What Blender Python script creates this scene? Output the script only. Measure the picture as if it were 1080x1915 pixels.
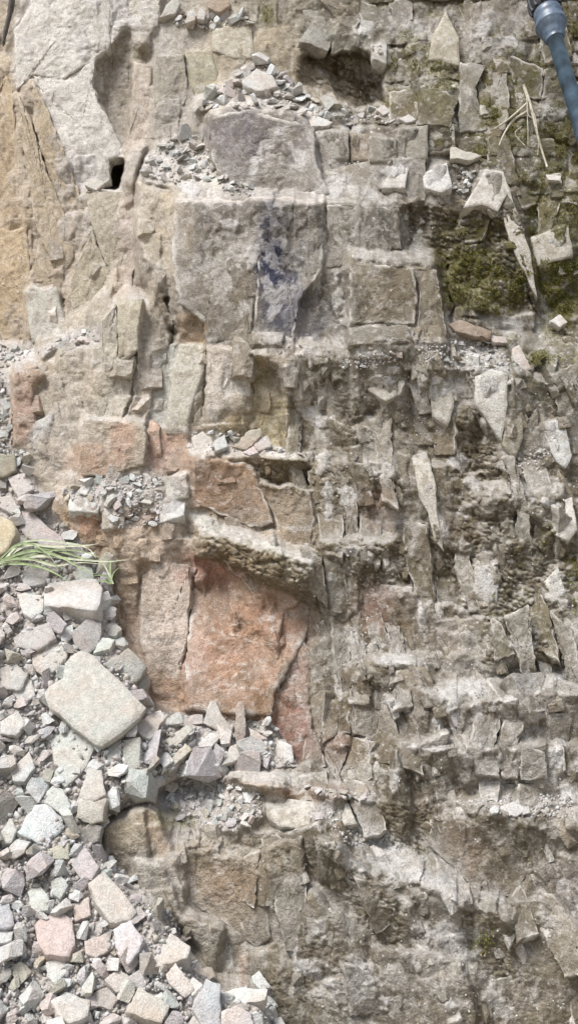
import bpy, bmesh, math, random
import numpy as np
from mathutils import Vector, Matrix, Euler

for o in list(bpy.data.objects):
    bpy.data.objects.remove(o)
SC = bpy.context.scene
COL = SC.collection
random.seed(7)
RNG = np.random.default_rng(11)

# ------------------------------------------------------------------ camera
CAM_Z, PITCH, FPX = 1.75, math.radians(4.0), 1667.0
W0, H0 = 1080.0, 1915.0
cd = bpy.data.cameras.new('camera')
cam = bpy.data.objects.new('camera', cd)
COL.objects.link(cam)
cam.location = (0, 0, CAM_Z)
cam.rotation_euler = (math.pi / 2 + PITCH, 0, 0)
cd.sensor_fit = 'VERTICAL'
cd.lens = 30.0
cd.sensor_height = H0 / FPX * 30.0
cd.sensor_width = cd.sensor_height
cd.clip_start = 0.05
cd.clip_end = 500
SC.camera = cam

# ------------------------------------------------------------------ light: bright overcast sky
SUN_EL, SUN_AZ = math.radians(60), math.radians(232)      # azimuth from +Y, clockwise seen from above
w = bpy.data.worlds.new('World')
SC.world = w
w.use_nodes = True
nt = w.node_tree
nt.nodes.clear()
sky = nt.nodes.new('ShaderNodeTexSky')
sky.sky_type = 'NISHITA'
sky.sun_disc = False
sky.sun_elevation = SUN_EL
sky.sun_rotation = SUN_AZ
sky.air_density = 1.0
sky.dust_density = 3.0
hs = nt.nodes.new('ShaderNodeHueSaturation')
hs.inputs['Saturation'].default_value = 0.45
bg = nt.nodes.new('ShaderNodeBackground')
bg.inputs['Strength'].default_value = 0.105
wo = nt.nodes.new('ShaderNodeOutputWorld')
nt.links.new(sky.outputs[0], hs.inputs['Color'])
nt.links.new(hs.outputs[0], bg.inputs['Color'])
nt.links.new(bg.outputs[0], wo.inputs['Surface'])
sl = bpy.data.lights.new('sun', 'SUN')
sl.energy = 2.7
sl.angle = math.radians(24)
sl.color = (1.0, 0.975, 0.945)
sun = bpy.data.objects.new('sun', sl)
COL.objects.link(sun)
sdir = Vector((math.sin(SUN_AZ) * math.cos(SUN_EL), math.cos(SUN_AZ) * math.cos(SUN_EL), math.sin(SUN_EL)))
sun.rotation_euler = sdir.to_track_quat('Z', 'Y').to_euler()
SC.view_settings.view_transform = 'Standard'
SC.view_settings.look = 'None'
SC.view_settings.gamma = 1.0
SC.view_settings.exposure = 0.78

# ------------------------------------------------------------------ helpers
KALB = 0.70
def lin(c, k=KALB):
    a = np.asarray(c, dtype=np.float64) / 255.0
    return np.where(a <= 0.04045, a / 12.92, ((a + 0.055) / 1.055) ** 2.4) * k

LEAN, Y0, Z0 = 0.22, 4.1, -0.2
cP, sP = math.cos(PITCH), math.sin(PITCH)
def at(px, py, d):
    """world point seen at photo pixel (px,py) lying d metres in front of the leaning base plane of the cliff"""
    px = np.asarray(px, float); py = np.asarray(py, float); d = np.asarray(d, float)
    xn = (px - W0 / 2) / FPX
    yn = -(py - H0 / 2) / FPX
    ry = cP - yn * sP
    rz = sP + yn * cP
    t = (Y0 + LEAN * (CAM_Z - Z0) - d) / (ry - LEAN * rz)
    return np.stack([t * xn, t * ry, CAM_Z + t * rz], -1)

_T = [np.random.default_rng(100 + i).random((256, 256)) for i in range(24)]
def vn(x, y, s=0):
    T = _T[s % 24]
    xi = np.floor(x).astype(int); yi = np.floor(y).astype(int)
    fx = x - xi; fy = y - yi
    fx = fx * fx * (3 - 2 * fx); fy = fy * fy * (3 - 2 * fy)
    a = T[xi & 255, yi & 255]; b = T[(xi + 1) & 255, yi & 255]
    c = T[xi & 255, (yi + 1) & 255]; d = T[(xi + 1) & 255, (yi + 1) & 255]
    return (a * (1 - fx) + b * fx) * (1 - fy) + (c * (1 - fx) + d * fx) * fy
def fbm(x, y, sc, o=4, s=0, g=0.5):
    v = 0; a = 1.0; t = 0
    for i in range(o):
        v = v + a * vn(x / sc * 2 ** i + 17.3 * i, y / sc * 2 ** i + 5.1 * i, s + i)
        t += a; a *= g
    return v / t
def sstep(a, b, x):
    t = np.clip((x - a) / (b - a), 0, 1)
    return t * t * (3 - 2 * t)
def hsh(a, b, s):
    return _T[s % 24][a & 255, b & 255]
def voro(x, y, s=0):
    xi = np.floor(x).astype(int); yi = np.floor(y).astype(int)
    f1 = np.full(x.shape, 9.0); f2 = np.full(x.shape, 9.0)
    ci = np.zeros(x.shape, int); cj = np.zeros(x.shape, int)
    dx1 = np.zeros(x.shape); dy1 = np.zeros(x.shape)
    for i in (-1, 0, 1):
        for j in (-1, 0, 1):
            a = xi + i; b = yi + j
            dx = a + hsh(a, b, s) - x; dy = b + hsh(a, b, s + 1) - y
            dd = np.hypot(dx, dy)
            m = dd < f1
            f2 = np.where(m, f1, np.minimum(f2, dd))
            f1 = np.where(m, dd, f1)
            ci = np.where(m, a, ci); cj = np.where(m, b, cj)
            dx1 = np.where(m, dx, dx1); dy1 = np.where(m, dy, dy1)
    return f1, f2, ci, cj, dx1, dy1
def bricks(x, y, bw, bh, s):
    """courses of jointed blocks: local coords 0..1 and block indices"""
    r = y / bh + 0.35 * vn(x / (bw * 2.5), y / (bh * 9.0), s)
    j = np.floor(r).astype(int); ty = r - j
    off = hsh(j, j * 7, s + 2) * 5
    sc = 0.65 + 0.9 * hsh(j * 3, j, s + 3)
    c = x / (bw * sc) + off + 0.45 * vn(y / bh * 1.2, x / bw * .3, s + 1)
    i = np.floor(c).astype(int)
    return c - i, ty, i, j
def inpoly(x, y, P):
    m = np.zeros(x.shape, bool)
    n = len(P)
    for k in range(n):
        x1, y1 = P[k]; x2, y2 = P[(k + 1) % n]
        if y1 == y2:
            continue
        c = ((y1 > y) != (y2 > y)) & (x < (x2 - x1) * (y - y1) / (y2 - y1) + x1)
        m ^= c
    return m
def inside(x, y, P):
    m = False
    x1, y1 = P[-1]
    for x2, y2 in P:
        if (y1 > y) != (y2 > y) and x < (x2 - x1) * (y - y1) / (y2 - y1) + x1: m = not m
        x1, y1 = x2, y2
    return m
def pts(s):
    v = [float(t) for t in s.split()]
    return [(v[i], v[i + 1]) for i in range(0, len(v), 2)]
def blur(a, n):
    for _ in range(n):
        p = np.pad(a, 1, mode='edge')
        a = (p[:-2, 1:-1] + 2 * p[1:-1, 1:-1] + p[2:, 1:-1]) / 4
        p = np.pad(a, 1, mode='edge')
        a = (p[1:-1, :-2] + 2 * p[1:-1, 1:-1] + p[1:-1, 2:]) / 4
    return a
def poly_area_c(P):
    A = cx = cy = 0
    for k in range(len(P)):
        x1, y1 = P[k]; x2, y2 = P[(k + 1) % len(P)]
        c = x1 * y2 - x2 * y1
        A += c; cx += (x1 + x2) * c; cy += (y1 + y2) * c
    return abs(A) / 2, cx / (3 * A), cy / (3 * A)

# ------------------------------------------------------------------ materials
def rock_mat(name, src, bump=0.5, fine=260.0, amt=0.22):
    m = bpy.data.materials.new(name); m.use_nodes = True
    n = m.node_tree; N = n.nodes; L = n.links
    b = N['Principled BSDF']
    b.inputs['Roughness'].default_value = 0.88
    b.inputs['Specular IOR Level'].default_value = 0.25
    if src == 'attr':
        c = N.new('ShaderNodeVertexColor'); c.layer_name = 'Col'; co = c.outputs['Color']
    else:
        c = N.new('ShaderNodeObjectInfo'); co = c.outputs['Color']
    g = N.new('ShaderNodeNewGeometry')
    t1 = N.new('ShaderNodeTexNoise'); t1.inputs['Scale'].default_value = 42; t1.inputs['Detail'].default_value = 6; t1.inputs['Roughness'].default_value = .65
    t2 = N.new('ShaderNodeTexNoise'); t2.inputs['Scale'].default_value = fine; t2.inputs['Detail'].default_value = 3
    L.new(g.outputs['Position'], t1.inputs['Vector']); L.new(g.outputs['Position'], t2.inputs['Vector'])
    r1 = N.new('ShaderNodeMapRange'); r1.inputs[1].default_value = .3; r1.inputs[2].default_value = .7
    r1.inputs[3].default_value = 1 - amt; r1.inputs[4].default_value = 1 + amt
    L.new(t1.outputs['Fac'], r1.inputs[0])
    r2 = N.new('ShaderNodeMapRange'); r2.inputs[1].default_value = .3; r2.inputs[2].default_value = .7
    r2.inputs[3].default_value = 1 - amt * 1.0; r2.inputs[4].default_value = 1 + amt * 1.0
    L.new(t2.outputs['Fac'], r2.inputs[0])
    mu = N.new('ShaderNodeMath'); mu.operation = 'MULTIPLY'
    L.new(r1.outputs[0], mu.inputs[0]); L.new(r2.outputs[0], mu.inputs[1])
    mx = N.new('ShaderNodeVectorMath'); mx.operation = 'SCALE'
    L.new(co, mx.inputs[0]); L.new(mu.outputs[0], mx.inputs['Scale'])
    last = mx.outputs[0]
    if src == 'obj':
        # broken-rock staining: faint warm or greenish blotches that differ from stone to stone
        t3 = N.new('ShaderNodeTexNoise'); t3.inputs['Scale'].default_value = 9; t3.inputs['Detail'].default_value = 4
        L.new(g.outputs['Position'], t3.inputs['Vector'])
        cr = N.new('ShaderNodeValToRGB')
        e = cr.color_ramp.elements
        e[0].position = .33; e[0].color = (.97, .90, .84, 1)
        e[1].position = .68; e[1].color = (.95, 1.0, 1.0, 1)
        k = e.new(.5); k.color = (1.0, .99, .98, 1)
        L.new(t3.outputs['Fac'], cr.inputs[0])
        m3 = N.new('ShaderNodeVectorMath'); m3.operation = 'MULTIPLY'
        L.new(last, m3.inputs[0]); L.new(cr.outputs[0], m3.inputs[1])
        last = m3.outputs[0]
    if src == 'attr' and amt > .15 or src == 'block':
        def patch(sc, lo, hi, tint, fac, det=8):
            nonlocal last
            t = N.new('ShaderNodeTexNoise'); t.inputs['Scale'].default_value = sc; t.inputs['Detail'].default_value = det; t.inputs['Roughness'].default_value = .68
            L.new(g.outputs['Position'], t.inputs['Vector'])
            r = N.new('ShaderNodeMapRange'); r.inputs[1].default_value = lo; r.inputs[2].default_value = hi; r.inputs[3].default_value = 0; r.inputs[4].default_value = fac
            L.new(t.outputs['Fac'], r.inputs[0])
            x = N.new('ShaderNodeMix'); x.data_type = 'RGBA'
            L.new(r.outputs[0], x.inputs['Factor']); L.new(last, x.inputs['A'])
            if isinstance(tint, tuple): x.inputs['B'].default_value = (*tint, 1)
            else:
                k_ = N.new('ShaderNodeVectorMath'); k_.operation = 'SCALE'; k_.inputs['Scale'].default_value = tint
                L.new(last, k_.inputs[0]); L.new(k_.outputs[0], x.inputs['B'])
            last = x.outputs['Result']
        bl = .45 * (1 if src == 'block' else 0) if bump > .65 else .15
        patch(13, .50, .42, (.19, .155, .11), .25 + bl * .5)
        patch(21, .545, .595, (.52, .50, .48), .22 + bl * .5)
        patch(60, .62, .66, (.50, .48, .45), .4)
        patch(75, .40, .36, .55, .8)
    L.new(last, b.inputs['Base Color'])
    bp = N.new('ShaderNodeBump'); bp.inputs['Strength'].default_value = bump; bp.inputs['Distance'].default_value = .006
    ad = N.new('ShaderNodeMath'); ad.operation = 'ADD'
    L.new(t1.outputs['Fac'], ad.inputs[0]); L.new(t2.outputs['Fac'], ad.inputs[1])
    if src != 'obj' and amt > .15:
        rg_ = N.new('ShaderNodeTexNoise'); rg_.noise_type = 'RIDGED_MULTIFRACTAL'; rg_.inputs['Scale'].default_value = 16; rg_.inputs['Detail'].default_value = 6
        L.new(g.outputs['Position'], rg_.inputs['Vector'])
        ad2 = N.new('ShaderNodeMath'); ad2.operation = 'MULTIPLY_ADD'; ad2.inputs[1].default_value = .55
        L.new(rg_.outputs['Fac'], ad2.inputs[0]); L.new(ad.outputs[0], ad2.inputs[2]); ad = ad2
    L.new(ad.outputs[0], bp.inputs['Height']); L.new(bp.outputs[0], b.inputs['Normal'])
    return m
def plain_mat(name, col, rough=.6, noise=.15, scale=60, spec=.4):
    m = bpy.data.materials.new(name); m.use_nodes = True
    N = m.node_tree.nodes; L = m.node_tree.links
    b = N['Principled BSDF']; b.inputs['Roughness'].default_value = rough
    b.inputs['Specular IOR Level'].default_value = spec
    t = N.new('ShaderNodeTexNoise'); t.inputs['Scale'].default_value = scale; t.inputs['Detail'].default_value = 5
    g = N.new('ShaderNodeNewGeometry'); L.new(g.outputs['Position'], t.inputs['Vector'])
    cr = N.new('ShaderNodeValToRGB')
    c = np.array(col)
    cr.color_ramp.elements[0].position = .3; cr.color_ramp.elements[0].color = (*np.clip(c * (1 - noise * 1.6), 0, 1), 1)
    cr.color_ramp.elements[1].position = .7; cr.color_ramp.elements[1].color = (*np.clip(c * (1 + noise), 0, 1), 1)
    L.new(t.outputs['Fac'], cr.inputs[0]); L.new(cr.outputs[0], b.inputs['Base Color'])
    return m
M_ROCK = rock_mat('jointed_rock', 'attr', .85, 150, .25)
M_STONE = rock_mat('broken_stone', 'obj', .8, 170, .19)
M_BLOCK = rock_mat('fractured_block', 'block', .7, 150, .2)
M_SLAB = rock_mat('smooth_slab', 'block', .6, 150, .16)
M_GRIT = rock_mat('stone_grit', 'attr', .3, 200, .12)

def mesh_np(name, V, loops, starts, tots, C=None, mat=None):
    me = bpy.data.meshes.new(name)
    me.vertices.add(len(V)); me.vertices.foreach_set('co', np.asarray(V, np.float32).ravel())
    me.loops.add(len(loops)); me.loops.foreach_set('vertex_index', np.asarray(loops, np.int32))
    me.polygons.add(len(starts)); me.polygons.foreach_set('loop_start', np.asarray(starts, np.int32))
    me.polygons.foreach_set('loop_total', np.asarray(tots, np.int32))
    if C is not None:
        a = me.attributes.new('Col', 'FLOAT_COLOR', 'POINT')
        a.data.foreach_set('color', np.concatenate([C, np.ones((len(C), 1))], 1).astype(np.float32).ravel())
    if mat: me.materials.append(mat)
    me.update(calc_edges=True)
    return me
def quads(V, F, C, name, mat):
    return mesh_np(name, V, F.ravel(), np.arange(len(F)) * 4, np.full(len(F), 4), C, mat)
def tris(V, F, C, name, mat):
    return mesh_np(name, V, F.ravel(), np.arange(len(F)) * 3, np.full(len(F), 3), C, mat)
def link(name, me, parent=None):
    o = bpy.data.objects.new(name, me); COL.objects.link(o)
    if parent: o.parent = parent
    return o
def tag(o, label=None, cat=None, group=None, kind=None):
    if label: o['label'] = label
    if cat: o['category'] = cat
    if group: o['group'] = group
    if kind: o['kind'] = kind

# ================================================================== THE CLIFF
#@@FACETS
# each facet: depth in front of the base plane (m), its slope per 100 px across and down, roughness, colour, outline in photo pixels
FACETS = [
 # --- upper left wall
 (-.02,.03,-.02,.5,(204,184,152),"-120 -90 40 -90 25 20 18 60 22 150 34 260 50 420 66 650 -120 650"),
 (.05,.03,-.03,.75,(188,172,148),"34 170 60 142 88 205 112 262 130 315 152 372 172 420 150 480 128 520 120 600 62 645 48 420 32 260"),
 (.12,.02,-.03,.3,(228,222,211),"25 60 50 25 95 -90 300 -90 298 40 262 45 250 90 246 70 238 40 208 92 180 112 172 150 182 190 196 212 216 256 226 272 228 292 205 300 203 340 160 352 150 372 128 310 112 262 90 205 62 140 32 170 24 130"),
 (.02,.01,-.03,.45,(168,156,134),"208 92 238 40 246 70 248 170 245 230 232 278 216 256 196 212 182 190 172 150 180 112"),
 (.07,.0,-.1,.6,(150,138,112),"250 82 283 78 286 100 278 122 250 116"),
 (.13,.02,-.03,.3,(204,186,166),"250 117 284 122 278 230 262 272 240 278 234 272 246 230"),
 (.17,.03,-.02,.35,(176,168,152),"290 102 345 97 350 180 332 228 300 262 286 240 290 180"),
 (.19,.02,.02,.3,(201,190,166),"395 55 470 50 476 112 440 112 395 96"),
 (.17,.0,-.03,.3,(190,180,150),"348 98 395 97 405 128 404 172 366 182 352 170"),
 (.20,.02,.0,.3,(198,188,168),"405 128 440 114 478 114 470 130 430 160 404 172"),
 (.20,.0,-.02,.35,(188,176,150),"476 60 540 50 562 70 556 170 520 140 478 114"),
 (.13,.0,.05,.4,(190,182,166),"300 40 395 50 395 95 345 96 290 100 284 78"),
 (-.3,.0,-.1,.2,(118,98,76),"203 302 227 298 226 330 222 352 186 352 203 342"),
 (.24,.03,.0,.4,(196,184,166),"229 300 250 272 270 268 262 300 248 345 232 350"),
 (.10,.04,-.02,.5,(186,176,150),"152 372 165 354 222 354 248 350 252 400 240 470 215 520 180 560 128 600 130 520 172 420"),
 (.13,.03,-.02,.35,(198,176,150),"222 360 250 358 256 420 254 480 240 545 206 560 215 500"),
 (.17,.02,-.02,.4,(180,164,138),"256 400 268 480 288 520 280 552 262 560 246 550 254 480"),
 # --- ledge debris slopes
 (.26,.02,.16,.3,(214,207,196),"480 108 520 132 562 170 645 203 650 226 560 214 500 208 432 203 390 205 355 216 358 200 400 165 440 130"),
 (.30,.03,.20,.3,(208,202,188),"268 292 300 262 342 242 384 256 394 296 418 338 470 358 478 370 330 366 262 335"),
 # --- block under the upper rubble pile
 (.40,.02,-.02,.3,(160,153,146),"388 216 432 204 500 209 562 215 590 238 592 300 598 312 618 368 480 370 415 336 395 295 386 250"),
 (.41,.0,-.02,.25,(186,178,166),"592 244 650 240 650 298 600 306"),
 (.36,.0,-.02,.3,(186,168,146),"655 246 690 252 690 298 655 300"),
 (.42,.0,-.03,.25,(178,172,158),"692 254 740 260 740 300 692 304"),
 (.41,.01,-.02,.25,(174,168,152),"742 238 800 234 800 296 742 300"),
 (.38,.02,-.02,.3,(170,164,146),"802 232 850 230 852 280 802 290"),
 (.42,.0,-.02,.3,(186,178,164),"605 318 700 300 790 300 740 330 715 352 700 376 622 368"),
 (.34,.0,.15,.4,(196,190,176),"598 306 700 300 850 282 870 300 790 304 700 312 604 320"),
 # --- big central block
 (.36,.10,-.02,.3,(203,186,152),"256 336 326 368 332 470 318 520 300 500 266 480 252 390"),
 (.50,.015,-.015,.25,(146,140,128),"328 372 480 374 606 376 606 500 560 560 545 640 470 650 388 646 380 600 335 570 320 480"),
 (.47,.0,-.02,.28,(164,157,142),"610 378 700 376 748 384 752 470 700 468 646 463 640 500 606 502"),
 (.45,.0,-.02,.25,(138,131,118),"602 506 648 506 650 642 560 640 552 600"),
 (.57,.01,-.01,.15,(172,156,128),"652 486 720 492 774 498 782 560 775 640 650 608"),
 (.57,-.03,-.01,.18,(192,176,146),"774 498 816 500 836 632 776 638 782 560"),
 (.55,.0,.35,.2,(214,206,192),"644 462 740 470 822 484 816 500 720 492 650 482"),
 (.59,.0,.0,.2,(156,148,132),"650 612 760 610 775 640 650 646"),
 (.50,.0,.30,.3,(206,198,186),"388 646 470 652 650 648 776 640 840 634 830 660 740 664 620 672 560 668 540 700 470 664"),
 (.40,.0,-.1,.4,(176,150,118),"330 566 385 600 384 644 336 640"),
 (.24,.0,-.05,.5,(150,136,112),"300 505 322 520 334 570 334 620 322 640 306 600 296 560"),
 # --- upper right
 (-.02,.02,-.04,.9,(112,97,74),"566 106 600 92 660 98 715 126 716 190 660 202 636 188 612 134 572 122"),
 (.10,.03,-.02,.6,(156,144,122),"558 118 612 134 636 190 600 188 560 170"),
 (.16,.02,.0,.5,(172,170,156),"562 52 612 55 700 62 722 98 716 124 660 97 600 91 566 104"),
 (.24,.0,.0,.2,(216,212,204),"692 82 722 80 724 122 696 112"),
 (.30,.02,-.02,.3,(206,196,172),"800 110 804 70 832 24 856 70 860 122"),
 (.26,.02,.0,.35,(196,188,178),"872 100 876 60 890 25 922 18 986 46 982 112 940 134 904 118"),
 (.14,.0,.0,.4,(184,178,166),"700 20 790 5 800 60 770 80 720 70"),
 (.30,.02,.0,.4,(186,178,160),"770 150 820 135 905 200 900 240 860 230 790 200"),
 (.34,.0,.05,.4,(190,184,176),"1000 200 1040 185 1090 200 1190 200 1190 270 1040 262 1006 240"),
 (.44,.02,.08,.25,(216,210,202),"714 352 736 305 766 304 758 352"),
 (.45,.02,.10,.25,(216,212,206),"790 324 834 305 846 350 826 360 792 352"),
 (.44,-.03,.06,.25,(214,206,194),"866 388 908 315 942 322 946 362 930 396 900 384"),
 (.45,.06,.0,.3,(196,188,172),"944 330 962 385 990 470 1004 560 992 540 962 470 936 400"),
 (.37,.03,-.01,1.0,(146,138,112),"756 388 866 391 934 402 966 480 1004 582 930 572 884 545 838 522 818 482 762 462"),
 (.30,.02,-.02,.6,(150,146,100),"1004 500 1060 480 1190 480 1190 600 1012 592"),
 (.38,.0,.02,.3,(198,190,172),"990 445 1060 420 1070 478 1002 500"),
 (.32,.02,-.02,.5,(160,154,130),"962 345 1004 342 1010 440 986 440"),
 (.36,.02,-.02,.5,(158,152,126),"1006 342 1060 350 1190 360 1190 470 1066 470 1056 420 1012 436"),
 (.44,.02,.25,.3,(204,198,190),"876 572 930 590 1000 602 1080 648 1190 690 1190 720 1080 690 1020 672 950 632 900 602"),
 (.36,.0,-.05,.6,(140,132,110),"860 610 900 606 950 640 1010 676 1080 702 1190 735 1190 760 1080 730 1000 700 960 650"),
 (.46,.0,.25,.5,(196,190,180),"780 646 850 632 920 642 960 676 990 696 940 702 850 694 790 680"),
 # --- left middle: pillars and pale blocks
 (.08,.02,-.02,.2,(204,198,182),"46 545 62 530 82 545 104 535 120 600 118 632 62 642"),
 (.03,.03,.18,.4,(206,198,186),"-120 645 40 640 70 650 66 676 20 692 -120 700"),
 (.30,.02,-.01,.35,(186,156,128),"22 694 70 676 80 700 64 720 64 782 50 832 22 832"),
 (.22,.0,.1,.4,(206,198,188),"72 660 100 640 140 614 184 612 188 640 150 648 106 652 80 672"),
 (.29,.02,-.02,.4,(184,172,146),"104 654 154 648 160 700 140 716 110 718"),
 (.26,.02,-.02,.4,(186,170,140),"68 732 100 726 98 782 66 786"),
 (.30,.02,-.02,.35,(192,178,152),"98 764 146 742 148 790 140 852 112 848 98 800"),
 (.30,.03,.0,.2,(208,206,196),"60 790 96 772 96 812 70 826 52 826"),
 (.27,.0,-.02,.5,(182,166,138),"52 850 140 856 146 884 110 884 96 940 60 920"),
 (.42,.02,-.02,.2,(206,196,168),"190 598 218 568 219 668 206 684 192 660"),
 (.44,.02,-.02,.2,(204,192,164),"221 568 270 560 262 600 256 655 221 670"),
 (.36,.04,-.01,.3,(200,188,160),"178 694 206 686 256 658 262 690 256 730 236 770 228 792 150 786 166 744"),
 (.35,.0,-.02,.3,(196,180,156),"256 660 284 660 282 760 270 792 236 786 240 768 256 730"),
 (.33,.02,-.02,.3,(192,192,178),"286 662 330 640 326 700 312 800 276 804 284 740"),
 (.44,.02,-.02,.18,(208,200,180),"318 742 324 690 336 642 384 646 380 700 362 756 346 812 310 810"),
 (.48,.02,-.02,.2,(210,200,184),"386 646 466 660 470 746 446 772 416 762 402 786 384 770 384 700"),
 (.46,.04,-.02,.12,(214,208,198),"418 690 464 684 468 740 420 744"),
 (.41,.02,-.02,.4,(192,178,140),"468 664 492 672 520 730 545 790 562 842 512 842 476 800 472 748"),
 (.40,.02,-.04,.6,(170,154,122),"402 790 448 774 474 796 480 830 440 812 392 812"),
 (.43,.02,-.01,.25,(206,186,152),"143 800 164 776 238 786 274 792 276 872 202 896 150 892"),
 (.40,.0,-.02,.3,(200,166,136),"278 806 346 816 352 846 360 880 352 890 300 886 280 870"),
 (.40,.0,.30,.3,(208,202,188),"346 836 356 804 386 806 450 812 510 834 572 852 574 866 450 856 352 850"),
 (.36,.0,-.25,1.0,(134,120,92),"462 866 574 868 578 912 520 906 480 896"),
 (.46,.02,-.02,.35,(186,160,132),"354 852 460 862 482 900 512 982 470 990 384 952 356 936 362 900"),
 (.48,.03,-.02,.35,(180,162,138),"484 900 580 916 590 970 580 1030 520 1012 514 980"),
 # blocky broken row
 (.46,.02,.15,.2,(214,212,204),"128 918 150 912 186 934 184 958 130 956"),
 (.45,.02,-.02,.3,(194,146,120),"142 958 184 960 182 1004 144 1002"),
 (.42,.0,-.02,.4,(188,160,126),"100 910 128 920 130 1000 112 1010 98 960"),
 (.48,.02,.02,.2,(206,202,190),"308 892 352 890 354 930 314 934"),
 (.47,.02,.03,.25,(202,196,186),"266 924 302 918 304 948 268 950"),
 (.46,.0,-.02,.3,(188,148,126),"266 952 300 950 298 985 268 985"),
 (.49,.02,.15,.2,(212,210,204),"302 936 346 934 346 962 300 978"),
 (.46,.02,.05,.3,(198,190,176),"190 950 230 944 234 986 192 988"),
 (.43,.02,.1,.4,(202,192,180),"150 892 202 898 262 884 306 888 304 918 230 940 190 946 160 920"),
 (.44,.0,-.02,.4,(196,172,144),"186 990 298 986 296 1030 280 1060 240 1050 214 1060 188 1030"),
 # diagonal ledge
 (.57,.02,.28,.3,(206,204,190),"338 950 384 955 440 990 500 1014 560 1032 590 1040 588 1062 520 1046 450 1026 384 1002 362 984"),
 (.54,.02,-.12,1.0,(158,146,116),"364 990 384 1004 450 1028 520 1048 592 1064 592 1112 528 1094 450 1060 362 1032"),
 # red recess
 (.41,.04,-.01,.25,(216,196,174),"262 1110 290 1042 354 1050 358 1100 350 1200 338 1250 344 1330 300 1334 280 1300 268 1220"),
 (.42,.02,.06,.55,(202,168,144),"360 1036 450 1062 528 1096 590 1114 574 1190 550 1236 514 1296 508 1352 446 1346 340 1336 346 1230 354 1150"),
 (.36,.04,.02,.3,(184,150,116),"234 1150 264 1140 268 1220 282 1300 300 1336 276 1332 270 1280 236 1200"),
 (.30,.02,.0,.3,(176,150,118),"206 1120 236 1080 262 1090 264 1150 232 1150 238 1196 214 1190"),
 (.36,.02,.0,.3,(196,170,140),"236 1050 286 1044 266 1092 236 1078"),
 (.50,.03,.02,.4,(200,162,146),"558 1192 578 1206 580 1300 586 1420 556 1432 512 1400 514 1300 546 1240"),
 (.50,.03,-.02,.4,(186,174,152),"580 1196 626 1180 630 1300 600 1310 590 1400 584 1300"),
 (.54,.0,-.02,.35,(172,152,124),"602 1312 676 1296 690 1380 640 1436 592 1430"),
 # --- right middle
 (.44,.02,-.02,.4,(156,146,126),"620 690 700 690 740 760 660 800 600 780 590 720"),
 (.47,.02,.05,.3,(196,188,172),"660 706 730 710 742 740 720 750 690 730"),
 (.46,.02,-.02,.35,(164,154,132),"746 664 790 660 812 700 800 760 760 780 742 730"),
 (.48,.02,-.01,.3,(192,184,168),"764 660 790 660 792 700 770 712"),
 (.50,.02,-.01,.2,(196,190,174),"800 700 842 704 850 760 836 800 808 780"),
 (.54,.03,-.01,.18,(212,208,198),"886 706 920 692 948 700 950 760 938 826 912 790 890 760"),
 (.53,-.05,-.01,.25,(172,164,140),"950 702 974 740 978 820 960 860 940 830 952 760"),
 (.46,.02,-.02,.4,(160,154,134),"976 706 1010 700 1014 790 984 800"),
 (.46,.02,-.02,.4,(162,154,136),"1014 700 1070 720 1190 730 1190 790 1060 790 1018 780"),
 (.54,.04,.02,.2,(206,206,202),"1012 788 1052 784 1070 850 1056 876 1040 862 1020 820"),
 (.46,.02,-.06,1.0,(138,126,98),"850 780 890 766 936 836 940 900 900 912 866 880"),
 (.60,.05,-.02,.2,(208,200,184),"768 858 800 855 812 900 816 960 830 1032 812 1012 800 960 782 930"),
 (.56,-.05,-.02,.35,(170,156,130),"806 866 836 870 850 940 832 1010 820 960 814 910"),
 (.53,.03,-.02,.35,(156,144,118),"758 866 780 930 800 962 796 1000 760 990 746 920"),
 (.50,.02,.0,.35,(176,160,138),"600 900 670 884 676 960 640 1000 600 990"),
 (.49,.02,-.02,.35,(176,146,122),"676 930 716 920 740 990 736 1000 680 996"),
 (.56,.0,.3,.3,(196,188,174),"596 1006 676 1000 740 1004 740 1016 676 1020 600 1024"),
 (.55,.02,-.02,.5,(164,150,126),"602 1026 672 1022 672 1112 640 1122 600 1110"),
 (.50,.02,-.02,.9,(142,130,102),"676 1022 726 1018 732 1090 680 1102"),
 (.54,.02,-.02,.25,(170,142,112),"738 1104 776 1112 792 1222 732 1212 720 1150"),
 (.52,.02,-.02,.3,(180,152,132),"676 1104 736 1102 720 1150 730 1200 682 1172"),
 (.50,.02,-.05,.9,(142,130,102),"742 1020 800 1010 850 1040 860 1140 800 1110 744 1090"),
 (.56,.03,-.02,.35,(172,146,118),"800 1120 842 1130 862 1216 820 1224 796 1200"),
 (.60,.02,-.01,.2,(212,208,202),"888 1062 932 1050 930 1130 890 1132"),
 (.55,.02,-.02,.9,(146,136,112),"852 950 930 930 1000 950 1040 1000 1020 1060 934 1048 880 1060 850 1030"),
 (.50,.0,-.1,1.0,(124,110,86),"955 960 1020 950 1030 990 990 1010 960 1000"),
 (.60,.05,.03,.2,(210,204,194),"1034 940 1066 930 1080 990 1060 1012 1036 1000"),
 (.60,.05,.03,.2,(206,202,190),"1016 1090 1042 1060 1066 1140 1050 1142"),
 (.56,.02,.12,.4,(190,184,170),"944 900 1000 880 1050 900 1050 930 1000 940 948 924"),
 (.60,.0,.2,.3,(206,204,198),"690 1222 740 1220 800 1230 796 1246 740 1252 700 1244"),
 (.61,.03,-.02,.25,(172,158,136),"740 1254 798 1248 812 1282 780 1296 742 1300"),
 (.58,.0,-.02,.35,(156,142,116),"672 1246 738 1254 740 1298 690 1280"),
 (.60,.0,.0,.4,(166,152,132),"802 1232 870 1226 890 1262 830 1276"),
 (.64,.02,.16,.35,(196,192,180),"776 1292 840 1272 920 1256 1000 1244 1090 1232 1190 1230 1190 1290 1080 1290 990 1296 910 1302 868 1316 842 1338 812 1318"),
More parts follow.
